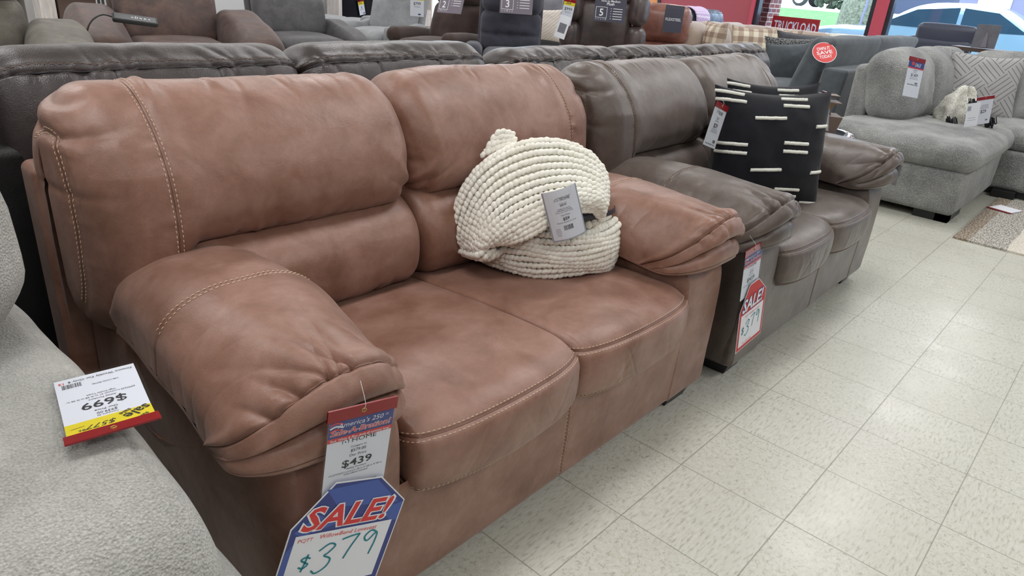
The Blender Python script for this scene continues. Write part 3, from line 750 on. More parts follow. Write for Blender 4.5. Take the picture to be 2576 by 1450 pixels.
def ptag(name, label, O, R, U, w, h, fill, head=.022, bend=None, group=None, clear=True, headmat='redplastic', eyelet=True, hang=None):
    """price tag in a vinyl sleeve, O = middle of its top edge"""
    t = thing(name, label, 'price tag', group=group); t.matrix_world = frame_mat4(O, R, U)
    bd = bend or (lambda V: V)
    P = Card(); P.rect(-w/2+.004, -head*.72, w/2-.004, -h+.004, 'paper', 0, 8); fill(P, w, h); P.build('paper', t, bend)
    if head:
        G = MB(); X, Y = np.meshgrid(np.linspace(-w/2, w/2, 13), np.linspace(0, -head, 4), indexing='ij')
        G.grid(bd(np.stack([X, Y, X*0+.0016], -1).reshape(-1, 3)).reshape(13, 4, 3)); G.grid(bd(np.stack([X, Y, X*0-.0012], -1).reshape(-1, 3)).reshape(13, 4, 3))
        for k in (0, -1):
            G.grid(np.stack([bd(np.stack([X[:, k], Y[:, k], X[:, k]*0+z_], -1)) for z_ in (.0016, -.0012)], 0))
        G.build('header', MT[headmat], t)
        if eyelet:
            e = MB(); th = np.linspace(0, 2*math.pi, 19)[:-1]; ph = np.linspace(0, 2*math.pi, 9)[:-1]
            T_ = np.stack([(.0034+.0010*np.cos(ph))[None]*np.cos(th)[:, None], (.0034+.0010*np.cos(ph))[None]*np.sin(th)[:, None]-head*.45, .0020+.0010*np.sin(ph)[None]+0*th[:, None]], -1)
            e.grid(bd(T_.reshape(-1, 3)).reshape(T_.shape), cu=True, cv=True); e.build('eyelet', MT['brass'], t)
    if clear:
        G = MB(); X, Y = np.meshgrid(np.linspace(-w/2, w/2, 13), np.linspace(-head, -h, 13), indexing='ij')
        G.grid(bd(np.stack([X, Y, X*0+.0024], -1).reshape(-1, 3)).reshape(13, 13, 3)); G.build('sleeve', MT['sleeve'], t)
    if hang is not None:
        h_ = MB().tube([(0, -head*.45, .002), (0, .004, .004), tuple(hang)], .0004, 5, k=10); h_.build('loop', MT['whiteink'], t)
    return t
def bration_top(P, w, h, y0=-.022):
    """red, white and blue celebration band"""
    P.rect(-w/2+.004, y0, w/2-.004, y0-.036, 'blueink', .0008)
    for k in range(3): P.line([(-w/2+.006, y0-.006-.006*k), (-w/2+.016, y0-.003-.006*k), (-w/2+.028, y0-.007-.006*k)], .003, 'redink' if k % 2 == 0 else 'whiteink', .0010)
    P.txt("America's 250", -.002, y0-.013, .0085, 'whiteink', shear=.25, lift=.0012, wfit=w*.66); P.txt("th", w/2-.016, y0-.009, .0045, 'whiteink', shear=.25, lift=.0012)
    P.txt("Sale-A-Bration!", 0, y0-.0265, .0098, 'whiteink', bold=.05, shear=.2, lift=.0011, wfit=w*.88); P.txt("Sale-A-Bration!", 0, y0-.0265, .0098, 'redink', bold=.012, shear=.2, lift=.0014, wfit=w*.87)
    P.rect(-w/2+.004, y0-.031, w/2-.004, y0-.039, 'redink', .0011); P.txt("Red, White & Blue deals all summer long!", 0, y0-.0375, .0044, 'whiteink', bold=.01, shear=.15, lift=.0014, wfit=w*.86)
def paper439(P, w, h, code="PC2770435 Loveseat 38 in X 68 in X 38 in", sub="WillowBend Caramel"):
    bration_top(P, w, h)
    P.txt("HOME", .008, -.069, .008, wfit=.042); house_logo(P, -.024, -.069, .010)
    P.txt("Compare At", 0, -.080, .0038); P.txt("$579.00", 0, -.089, .0058); P.txt("Our Price", 0, -.098, .0052)
    P.txt("$439", 0, -.117, .0140, bold=.012, wfit=.052); P.txt("Ashley Furniture", 0, -.123, .0036); P.txt(code, 0, -.129, .0032, wfit=w*.78); P.txt(sub, 0, -.134, .0034)
    P.txt("530-6984", -.018, -.160, .0034); P.bars(.018, -.166, .040, -.156)
def sale_card(t, base, letters, outline, items, w=.205, h=.235, off=(0, 0), rot=0, z=.006):
    c = Card(); ch = .055
    def o(m_): return [(-w/2+m_, -h+m_), (w/2-m_, -h+m_), (w/2-m_, -ch*1.05-m_*.3), (w/2-ch*1.2-m_*.3, -m_), (-w/2+ch+m_*.3, -m_), (-w/2+m_, -ch*1.5-m_*.3)]
    c.poly(o(0), 'whiteink', 0, .0008); c.poly(o(.0022), base, .0003)
    if base == 'blueink':
        for p in ([(-.06, -.012), (.03, -.004), (.09, -.06), (-.03, -.05)], [(-.095, -.09), (-.06, -.06), (-.02, -.085), (-.08, -.10)], [(.06, -.07), (.1, -.06), (.1, -.1), (.085, -.10)], [(-.1, -.13), (-.088, -.11), (-.088, -.2), (-.1, -.19)]): c.poly(p, 'blueink2', .0005)
    c.rect(-w/2+.013, -.098, w/2-.013, -h+.014, 'paper', .0008)
    c.txt("SALE!", -.004, -.089, .044, outline, bold=.060, shear=.22, lift=.0011, wfit=w*.83); c.txt("SALE!", -.004, -.089, .044, letters, bold=.022, shear=.22, lift=.0015, wfit=w*.79)
    for it in items:
        if it[0] == 't': c.txt(*it[1:6], shear=.15, lift=.0014)
        else: c.line(it[1], .0034, it[2], .0014)
    def bd(V):
        cc, q = math.cos(rot), math.sin(rot); V[:, :2] = V[:, :2] @ np.array([[cc, q], [-q, cc]])+np.array(off); V[:, 2] += z; return V
    return c.build('sale_card', t, bd)
def scribble379(x, y, k=1.0, ink='teal'):
    def S(L): return [(x+a*k, y+b*k) for a, b in L]
    return [('l', S([(.012, .020), (.004, .024), (-.004, .020), (.004, .013), (.010, .008), (.003, .001), (-.006, .005)]), ink), ('l', S([(.006, .030), (.004, .012), (.001, -.006)]), ink),
            ('l', S([(.024, .032), (.040, .044), (.052, .038), (.042, .024), (.036, .020), (.050, .010), (.046, -.006), (.030, -.016), (.020, -.008)]), ink),
            ('l', S([(.062, .048), (.078, .052), (.094, .054)]), ink), ('l', S([(.094, .054), (.084, .030), (.076, .004)]), ink),
            ('l', S([(.128, .050), (.116, .056), (.106, .044), (.114, .034), (.128, .050), (.130, .030), (.126, .002)]), ink)]
t1 = ptag('price_tag', 'red-topped $439 price tag with a blue SALE! card on the caramel loveseat arm', (-1.045, .078, .622), (.114, -.02, -.010), (.012, -.016, .173), .118, .192, paper439, hang=(0, .03, -.02))
sale_card(t1, 'blueink', 'redink', 'whiteink', [('t', 'PCJTT', -.07, -.112, .007, 'redpen'), ('t', 'WillowBend Loveseat', .008, -.111, .0085, 'redpen')]+scribble379(-.062, -.170, 1.0), off=(.012, -.148), rot=-.20)
t2 = ptag('price_tag', 'red-topped $439 price tag with a red SALE! card on the taupe loveseat arm', (.462, .112, .532), (.143, .0, .012), (-.0, .01, .15), .128, .175, lambda P, w, h: paper439(P, w, h, "PC2770435 Loveseat", "WillowBend"), hang=(0, .03, -.02))
sale_card(t2, 'redcard', 'whiteink', 'blueink', [('t', 'PCJTT  WillowBend Loveseat', .0, -.113, .006, 'redpen'), ('t', 'Floor Model Only', -.02, -.212, .006, 'redpen')]+scribble379(-.062, -.170, .9), w=.185, h=.23, off=(.028, -.128), rot=.02)
# tag lying on the grey arm, upside down to the camera
def paper699(P, w, h):
    P.rect(-w/2+.004, -.016, w/2-.004, -.056, 'yellow', .0008)
    P.txt("sale", -.030, -.050, .017, bold=.018, lift=.0012, rot=.5); P.txt("sale", -.036, -.028, .008, bold=.012, lift=.0012, rot=.5); P.txt("sale", -.018, -.054, .008, bold=.012, lift=.0012, rot=.5)
    P.txt("$577", .012, -.040, .012, shear=.3, lift=.0012); P.txt("86", .034, -.033, .006, lift=.0012); P.txt("HOME", .034, -.022, .005, lift=.0012)
    P.line([(.03, -.042), (.046, -.040)], .0008, 'ink', .0012)
    P.txt("Compare At", 0, -.064, .0036); P.txt("$939.00", 0, -.072, .0055); P.txt("Our Price", 0, -.080, .0050); P.txt("$699", 0, -.102, .0165, bold=.012, wfit=.056)
    P.txt("Ashley Furniture", 0, -.110, .0036); P.txt("6990235 Loveseat 41 in X 68 in X 46 in", 0, -.117, .0034, wfit=.085); P.txt("High Profile Taupe", 0, -.123, .0034)
    P.txt("TSR-COG-90746", -.01, -.150, .0034); P.bars(.020, -.164, .044, -.152); P.txt("Finance Weekly For Only $", -.006, -.172, .0052); P.txt("12", .044, -.172, .006, 'redpen', bold=.018)
ptag('price_tag', 'upside-down $699 price tag with yellow sale band lying on the light grey arm', (-1.358, .184, .662), (-.103, .021, -.004), (.012, -.182, .014), .112, .186, paper699, head=.024, bend=lambda V: V+np.stack([0*V[:, 0], 0*V[:, 0], -.45*np.clip(-.03-V[:, 1], -.04, 0)**2*0+.004*np.sin(V[:, 1]*26)], 1))
# ------------------------------------------------------------------ chunky knit throw
def blobs(mb, C, D, N, r, ln, mat=0, tilt=.35, rs=rng):
    """a plump stitch at every C along D, N = outward"""
    n = len(C); la = 6; lo = 9
    ph = np.linspace(-1, 1, la); th = np.linspace(0, 2*math.pi, lo, endpoint=False)
    S = np.cross(N, D); j = rs.uniform(.88, 1.12, (n, 3))
    D2 = D*math.cos(tilt)+S*math.sin(tilt); S2 = S*math.cos(tilt)-D*math.sin(tilt)
    q = np.sqrt(np.clip(1-np.abs(ph)**2.4, 0, 1))
    G = C[:, None, None]+D2[:, None, None]*(ph[None, :, None, None]*(ln*j[:, 0])[:, None, None, None])+S2[:, None, None]*((q[:, None]*np.cos(th)[None])[None, :, :, None]*(r*j[:, 1])[:, None, None, None])+N[:, None, None]*((q[:, None]*np.sin(th)[None])[None, :, :, None]*(r*j[:, 2])[:, None, None, None])
    I = np.arange(la*lo).reshape(la, lo); I = np.hstack([I, I[:, :1]])
    F = np.stack([I[:-1, :-1], I[:-1, 1:], I[1:, 1:], I[1:, :-1]], -1).reshape(-1, 4)
    mb.add(G.reshape(-1, 3), (F[None]+(np.arange(n)*la*lo)[:, None, None]).reshape(-1, 4), mat)
def knit_rows(mb, rows, cen, r=.0086, ln=.0130, step=.0148, jit=.0012):
    """rows: list of polylines (already in order); stitches follow each, leaning alternately"""
    for k, P in enumerate(rows):
        L = np.r_[0, np.cumsum(np.linalg.norm(np.diff(P, axis=0), axis=1))]; n = max(2, int(L[-1]/step))
        s_ = (np.arange(n)+.5+rng.uniform(-.12, .12, n)+.5*(k % 2))*L[-1]/(n+.5)
        C = np.stack([np.interp(s_, L, P[:, j]) for j in range(3)], 1); D = np.stack([np.interp(s_, L, np.gradient(P[:, j])) for j in range(3)], 1); D /= np.linalg.norm(D, axis=1, keepdims=True)
        # neighbour row gives the surface direction
        Q = rows[k+1] if k+1 < len(rows) else rows[k-1]; sg = 1 if k+1 < len(rows) else -1
        LQ = np.linspace(0, 1, len(Q)); E = np.stack([np.interp(s_/L[-1], LQ, Q[:, j]) for j in range(3)], 1)-C; E *= sg
        N = np.cross(D, E); N /= np.linalg.norm(N, axis=1, keepdims=True)+1e-9
        fl = np.sign(((C-cen)*N).sum(1)); fl[fl == 0] = 1; N *= fl[:, None]
        C = C+N*rng.uniform(-jit, jit, (n, 1))
        blobs(mb, C, D, N, r, ln, tilt=.46); mb.tube(P[::2], r*.72, 6)
bc = np.array([.035, .552, 0]); br = np.array([.808, -.589, 0]); bn = np.array([-.589, -.808, 0]); bz = np.array([0, 0, 1.])
def BL(r_, n_, z_): return bc+np.multiply.outer(r_, br)+np.multiply.outer(n_, bn)+np.multiply.outer(z_, bz)
throw = thing('knit_throw', 'cream chunky chenille knit throw tied in a bundle on the caramel loveseat seat', 'blanket', (.035, .552, .455))
kb = MB(); core = MB(); th = np.linspace(-1.9, 1.9, 70)
# lower bundle: rows wrap around its front
rows = []
for j, b_ in enumerate(np.linspace(0, 1, 15)):
    if b_ < .62: q = .97*math.sqrt(max(0, 1-((b_-.32)/.9)**2*1.2)); z = .464+.016*j
    else: q = .97*math.sqrt(max(0, 1-((.60-.32)/.9)**2*1.2))*(1-(b_-.6)*1.55); z = .462+.016*8.6+.010*(j-8.7)
    W = .232*q; D_ = .205*q
    r_ = -.028+W*np.sin(th)*(1+.04*np.sin(3*th+j*.3)); n_ = -.01+D_*np.cos(th)
    zz = z-.010*np.exp(-((th-.05)/.5)**2)*(j/6.)+.006*np.sin(2.3*th+1+j*.12)+.004*np.sin(5*th+j)
    rows.append(BL(r_, n_, zz))
knit_rows(kb, rows, BL(-.03, .0, .50)); 
lowc = BL(-.028, 0, .52); core.grid(np.array([lowc+(R_-lowc)*.955 for R_ in rows]))
core.lathe([(.001, .0), (.15, .0), (.165, .02), (.16, .1)], BL(-.028, -.01, .456), 30)
# upper fold: rows arch from the lower left over the top
outer = spl([(-.315, .500), (-.338, .545), (-.325, .640), (-.285, .715), (-.215, .775), (-.12, .815), (-.02, .820), (.06, .790), (.105, .740), (.112, .690), (.085, .648)], 60)
inner = spl([(-.240, .555), (-.215, .565), (-.175, .590), (-.130, .618), (-.090, .640), (-.050, .655), (-.010, .662), (.025, .660), (.045, .650), (.055, .640), (.060, .630)], 60)
rows = []
tt = np.linspace(0, 1, 60)
for b_ in np.linspace(-.62, 1, 23):
    bb = max(b_, 0)
    P2 = outer*(1-bb)+inner*bb
    if b_ < 0:
        cn = np.array([-.10, .62]); P2 = cn+(P2-cn)*(1-.55*(b_/.62)**2); n_ = .03+.17*b_*1.0-0*tt
    else: n_ = .03+.175*np.sin(min(1, bb*1.25)*math.pi/2)+0*tt
    n_ = n_-.05*np.abs(2*tt-1)**3*(bb)+.008*np.sin(7*tt+bb*5)
    r2 = P2[:, 0]+.004*np.sin(9*tt+b_*6); z2 = P2[:, 1]+.005*np.sin(6*tt+3*b_)
    rows.append(BL(r2, n_, z2))
knit_rows(kb, rows, BL(-.10, .0, .60)); upc = BL(-.10, .02, .60); core.grid(np.array([upc+(R_-upc)*.955 for R_ in rows]))
# chained edge along the left ends of the rows, curling under
knit_rows(kb, [spl([R_[0]+BL(dr, dn, dz_)-bc for R_ in rows[5:]], 60) for dr, dn, dz_ in ((-.004, .004, -.008), (.012, .0, -.020), (.030, -.012, -.026), (.05, -.03, -.024))], upc, r=.0095)
# right ends tucked in
knit_rows(kb, [spl([R_[-1]+BL(dr, dn, dz_)-bc for R_ in rows[5:]], 40) for dr, dn, dz_ in ((.0, .0, -.008), (-.014, -.006, -.020), (-.03, -.014, -.028))], upc, r=.0095)
# small peak at the back
pk = [spl([(-.255+.010*k, .762+.012*k), (-.215+.004*k, .785+.015*k), (-.150-.002*k, .806+.006*k)], 20) for k in range(4)]
knit_rows(kb, [BL(p_[:, 0], np.full(20, -.015-.004*k), p_[:, 1]) for k, p_ in enumerate(pk)], BL(-.18, -.1, .75))
kb.build('knit', MT['yarn'], throw, (.035, .552, .455)); core.build('lining', MT['yarn'], throw, (.035, .552, .455))
rb = MB(); a_ = np.linspace(-1.7, 1.7, 40)
rc = BL(-.01+.165*np.sin(a_), .168*np.cos(a_), .640+.012*np.sin(2*a_)-.02*np.sin(a_))
rb.grid(np.stack([rc+bz*.010, rc+bn*.006, rc-bz*.008], 1)); rb.build('ribbon', MT['ribbon'], throw, (.035, .552, .455))
def paper59(P, w, h):
    P.rect(-w/2, 0, w/2, -h, 'silver', -.0006, 4)
    P.txt("Neighborhood", .006, -.024, .0042); P.txt("HOME", .008, -.031, .0068, wfit=.028); house_logo(P, -.016, -.031, .009)
    P.txt("Compare At", 0, -.040, .003); P.txt("$89.99", 0, -.046, .0045, bold=.012); P.txt("Ashley Furniture", 0, -.055, .0036); P.txt("A1001032T Chunky", 0, -.060, .0036); P.txt("Throw 50 in X 60 in Ivory", 0, -.065, .0032)
    P.txt("Our Price", 0, -.074, .0044); P.txt("$59", 0, -.087, .0085, bold=.018); P.txt("Finance Weekly For Only", 0, -.094, .0036); P.bars(-.012, -.116, .014, -.102); P.lines(-.035, -.02, [-.11-.004*k for k in range(6)], .001)
ptag('price_tag', 'silver-edged $59 price card tied to the cream knit throw', BL(-.088, .245, .742), br*.97+bz*.34, bz*.94-br*.34+bn*.0, .096, .145, paper59, head=0, clear=True, bend=lambda V: V+np.stack([0*V[:, 0], 0*V[:, 0], -6*V[:, 0]**2], 1), eyelet=False)
tag(MB().tube([(-.026, .274, .4565), (.0, .264, .457), (.028, .252, .457)], .0006, 6, k=8).tube([(.028, .252, .453), (.029, .254, .462)], .0009, 6).build('tag_fastener', MT['whiteink']), 'thin clear plastic tag fastener lying on the caramel loveseat seat', 'fastener')
# ------------------------------------------------------------------ scatter pillows
def pillow(name, label, O, R, U, w, h, th_, mat, group=None, n=46, cat='pillow', pinch=.13, seed=1, stripes=None, piping=None, mats=None, edgewave=.0):
    """O = centre of the pillow, R right, U up; normal faces the viewer"""
    t = thing(name, label, cat, group=group); M4 = frame_mat4(O, R, U); t.matrix_world = M4
    a = np.linspace(-1, 1, n); X, Y = np.meshgrid(a, a, indexing='ij')
    # corners stick out, sides pull in
    px = X*(1-pinch*(1-np.abs(X)**3*0)*(1-Y**2)*np.abs(X)**2*.9); py = Y*(1-pinch*(1-X**2)*np.abs(Y)**2*.9)
    ed = (1-X**2)*(1-Y**2); zt = np.clip(ed, 0, 1)**.42
    zt = zt*(1+.10*noise(X*2.2, Y*2.2, 0, seed))+.03*noise(X*6, Y*6, 0, seed+1)*zt
    b = MB()
    F_ = np.stack([px*w/2, py*h/2, zt*th_/2], -1); B_ = np.stack([px*w/2, py*h/2, -zt*th_/2], -1)
    S = Surf(F_); b.grid(F_); b.grid(B_, flip=True)
    if stripes:
        for (x0, y0, x1, y1) in stripes:
            k = 22; u = (np.linspace(x0, x1, k)+1)/2; v = (np.linspace(y0, y1, k)+1)/2; u = np.clip(u, 0, 1); v = np.clip(v, 0, 1)
            P = S.at(u, v); N = S.at(u, v, S.N); P = P+N*.001+np.array([0, 1, 0])*rng.uniform(-.0006, .0006, (k, 1))
            b.tube(P, .0070, 8, flat=.8, mat=1)
    b.build('cover', [mat, MT['white_yarn']] if stripes else mat, t)
    if piping is not None:
        pb = MB(); e = np.linspace(-1, 1, 30)[:-1]; per = [(x_, -1) for x_ in e]+[(1, y_) for y_ in e]+[(-x_, 1) for x_ in e]+[(-1, -y_) for y_ in e]
        per = np.array(per+[per[0]]); X_, Y_ = per[:, 0], per[:, 1]
        Q = np.stack([X_*(1-pinch*(1-Y_**2)*np.abs(X_)**2*.9)*w/2, Y_*(1-pinch*(1-X_**2)*np.abs(Y_)**2*.9)*h/2, 0*X_], 1)
        pb.tube(Q, .0035, 6, caps=False); pb.build('piping', piping, t)
    return t
ST = []
for x0, x1, dbl, ys in ((-1, -.60, True, (.86, .02, -.72)), (-.50, .0, False, (.50, -.34)), (-.02, .42, True, (.84, .07, -.72)), (.56, .99, False, (.40, -.36, -.93))):
    for y in ys:
        if dbl: ST += [(x0, y+.05, x1, y+.04), (x0, y-.085, x1, y-.095)]
        else: ST.append((x0, y, x1, y+.02))
PO = np.array([1.292, .47, .668]); PR = np.array([.40, -.30, .0]); PU = np.array([-.01, .10, .40])
pillow('striped_pillow', 'black pillow with white tufted dashes, in front of its twin on the taupe loveseat', PO, PR, PU, .53, .49, .25, MT['blackcotton'], 'black dash-striped pillows', seed=3, stripes=ST)
pillow('striped_pillow', 'black pillow with white tufted dashes, mostly hidden behind its twin', PO+np.array([.232, .10, .022]), PR+np.array([.02, .02, 0]), PU, .47, .455, .15, MT['blackcotton'], 'black dash-striped pillows', seed=9, stripes=ST)
def paper29(P, w, h, big=False):
    house_logo(P, -.018, -.040, .014); P.txt("Neighborhood", .010, -.034, .005); P.txt("HOME", .012, -.044, .010, wfit=.034)
    P.txt("Compare At", 0, -.056, .004); P.txt("$36.00", 0, -.063, .0055, 'ink'); P.txt("Our Price", 0, -.071, .0052); P.txt("$29", 0, -.094, .0165, bold=.012)
    P.lines(-.03, .03, [-.101, -.107, -.112], .0016, 'greyink'); P.bars(.016, -.150, .038, -.138); P.txt("Finance Weekly For Only $", 0, -.160, .0055, bold=.012)
ptag('price_tag', 'red-topped $29 price tag on the left side of the front striped pillow', (.99, .56, .858), (.12, .0, -.035), (.05, .0, .16), .120, .172, paper29, hang=(0, .02, -.02))
def paper29b(P, w, h):
    P.rect(-w/2+.004, -.018, w/2-.004, -.052, 'blueink2', .0008); P.txt("Sale-A-Bration!", 0, -.044, .011, 'redink', bold=.018, wfit=w*.85, lift=.0012)
    P.txt("$29", 0, -.095, .0165, bold=.012); P.lines(-.04, .04, [-.103, -.109], .0016); P.rect(-.036, -.128, .0, -.114, 'green', .0008); P.bars(.014, -.150, .034, -.132)
ptag('price_tag', 'narrow-looking $29 price tag with green sticker beside the rear striped pillow', (2.015, .53, .850), (.10, .075, -.006), (-.04, .01, .17), .115, .185, paper29b)
# ------------------------------------------------------------------ light grey plush loveseat beside the camera
def grey_front():
    t = thing('plush_loveseat', 'light grey plush high-profile loveseat, only its arm and pillow edge in view at lower left', 'sofa', (-2.15, .45, 0))
    O = (-2.15, .45, 0); g = MT['greyplush']
    for sd, cx in ((1, -1.463), (-1, -2.83)):
        b = MB()
        C = spl([(.95, .60), (.88, .625), (.70, .636), (.50, .640), (.30, .643), (.15, .636), (.06, .618), (.01, .580), (-.01, .53), (-.012, .44), (-.01, .30), (.0, .10), (.03, .06), (.5, .06), (.95, .06)], 150)
        K = np.stack([np.interp(np.linspace(0, 1, 150), [0, .35, .6, 1], [.95, .25, .2, .9]), np.full(150, .36)], 1)
        P = loftx(C, K, cx-.165, cx+.165, (24, 20, 8, .34, .30))
        S = Surf(P, lambda U, V, P: .006*noise(P[..., 0]*6, P[..., 1]*5, P[..., 2]*5, 3)+.003*noise(P[..., 0]*15, P[..., 1]*12, P[..., 2]*12, 4)-.006*np.exp(-((P[..., 0]-cx+.13)/.006)**2)-.004*np.exp(-((P[..., 0]-cx-.125)/.004)**2))
        b.grid(S.P)
        b.build('arm', g, t, O)
        # bolster at the front foot of the arm
        b = MB(); b.rbox((cx+.02*sd, .12, .30), (.185, .17, .19), .11, n=8, bulge=(.01, .02, .03)); b.build('arm_bolster', g, t, O)
    b = MB(); b.box(-2.7, -1.6, .05, .95, .06, .36); b.build('base', g, t, O)
    for k, x in enumerate((-2.41, -1.89)):
        b = MB(); b.rbox((x, .40, .43), (.255, .40, .09), .06, bulge=(0, 0, .02), n=8); b.build('seat_cushion', g, t, O)
        b = MB(); b.rbox((x, .82, .80), (.26, .13, .34), .12, bulge=(0, .05, .02), n=8, fn=lambda Q: Q+np.stack([0*Q[..., 0], .10*Q[..., 2]+.012*noise(Q[..., 0]*9, Q[..., 2]*9, 0, 3), 0*Q[..., 0]], -1)); b.build('back_cushion', g, t, O)
    b = MB(); b.rbox((-1.485, .64, .83), (.13, .13, .185), .10, bulge=(.02, .05, .02), n=8, fn=lambda Q: Q+np.stack([.012*noise(Q[..., 2]*12, Q[..., 1]*9, 0, 7), .10*Q[..., 2], 0*Q[..., 0]], -1)); b.build('wing_cushion', g, t, O)
    b = MB(); b.rbox((-2.15, .98, .55), (.68, .06, .5), .03, n=4); b.build('back_frame', g, t, O)
    for x in (-2.9, -1.4):
        for y in (.08, .95): b = MB(); b.box(x-.03, x+.03, y-.03, y+.03, 0, .07); b.build('foot', MT['black'], t, O, smooth=False)
grey_front()
# ------------------------------------------------------------------ dark leather sofas, seen from behind
def dark_sofa(name, label, x0, x1, n, zt, gath, seed, y0=1.19, m=None, frame=None, mats=None):
    global RES
    m = m or MT['darkleather']; xc = (x0+x1)/2; O = (xc, y0+.45, 0); t = thing(name, label, 'sofa', O)
    W = (x1-x0)/n; rs = np.random.default_rng(seed)
    for k in range(n):
        a, b2 = x0+k*W+.003, x0+(k+1)*W-.003; b = MB()
        C = spl([(y0+.06, .60), (y0+.02, .68), (y0+.0, .78), (y0+.003, .87), (y0+.025, zt-.062), (y0+.055, zt-.030), (y0+.11, zt), (y0+.18, zt-.004), (y0+.24, zt-.035), (y0+.29, .87), (y0+.33, .72), (y0+.34, .60)], 260)
        K = np.stack([np.full(260, y0+.16), np.interp(np.linspace(0, 1, 260), [0, .35, .6, 1], [.60, zt-.14, zt-.14, .60])], 1)
        E = (34, 16, 6, .22, .45)
        RES = 2.0; P = loftx(C, K, a, b2, E, crown=.03); RES = 1.0
        its = [(rs.uniform(a, b2), rs.uniform(-.9, .2), rs.uniform(.006, .014), rs.uniform(.03, .08), rs.uniform(-.009, .004)*gath) for _ in range(int(20*gath+8))]
        its2 = [(rs.uniform(a, b2), rs.uniform(-.4, .4), rs.uniform(.006, .014), rs.uniform(.03, .09), rs.uniform(-.006, .003)*gath) for _ in range(int(12*gath+4))]
        us = .445
        def dsp(U, V, P, a=a, b2=b2, its=its, its2=its2):
            x = P[..., 0]; h = .004*noise(x*5, P[..., 1]*5, P[..., 2]*5, seed)+.0018*noise(x*16, P[..., 1]*10, P[..., 2]*10, seed+1)
            uu = us_
            h = h-.007*np.exp(-((U-uu)/.006)**2)+.004*np.exp(-((U-uu-.02)/.014)**2)
            h = h+ridges(x, (U-uu)*1.0, its)*(U > uu)*sm(.75, .62, U)+ridges(x, (uu-U)*1.0, its2)*(U < uu)
            for f_ in (1/3, 2/3): h = h-.004*np.exp(-((x-a-(b2-a)*f_)/.004)**2)*(U < uu)
            return h
        us_ = .385
        S = Surf(P, dsp); b.grid(S.P); S.stitch(b, [(us_+.018, .04), (us_+.018, .96)], offs=(0,), L=.010, gap=.006, r=.0012); seam(S, b, [(us_, .03), (us_, .97)], .0026)
        for f_ in (1/3, 2/3):
            vv = np.interp(a+(b2-a)*f_, S.P[20, :, 0], np.linspace(0, 1, S.P.shape[1])); seam(S, b, [(.02, vv), (us_, vv)], .0016)
        b.build('back_cushion', [m, MT['thread_dark'], MT['black']], t, O)
    b = MB(); b.rbox((xc, y0+.10, .425), ((x1-x0)/2, .085, .375), .028, n=5); b.build('back_frame', frame or MT['blackleather'], t, O)
    for k in range(n):
        b = MB(); b.rbox((x0+(k+.5)*W, y0+.60, .42), (W/2-.004, .30, .10), .05, n=6, bulge=(0, 0, .02)); b.build('seat_cushion', m, t, O)
    b = MB(); b.box(x0+.02, x1-.02, y0+.15, y0+.92, .0, .34); b.build('base', m, t, O)
    return t
ds1 = dark_sofa('leather_sofa', 'dark charcoal-brown leather sofa seen from behind, behind the caramel loveseat', -1.99, .395, 3, 1.0, 1.0, 5)
ds2 = dark_sofa('leather_sofa', 'wrinkled dark brown leather three-cushion sofa seen from behind, behind the taupe loveseat', .50, 2.93, 3, .975, 1.8, 8)
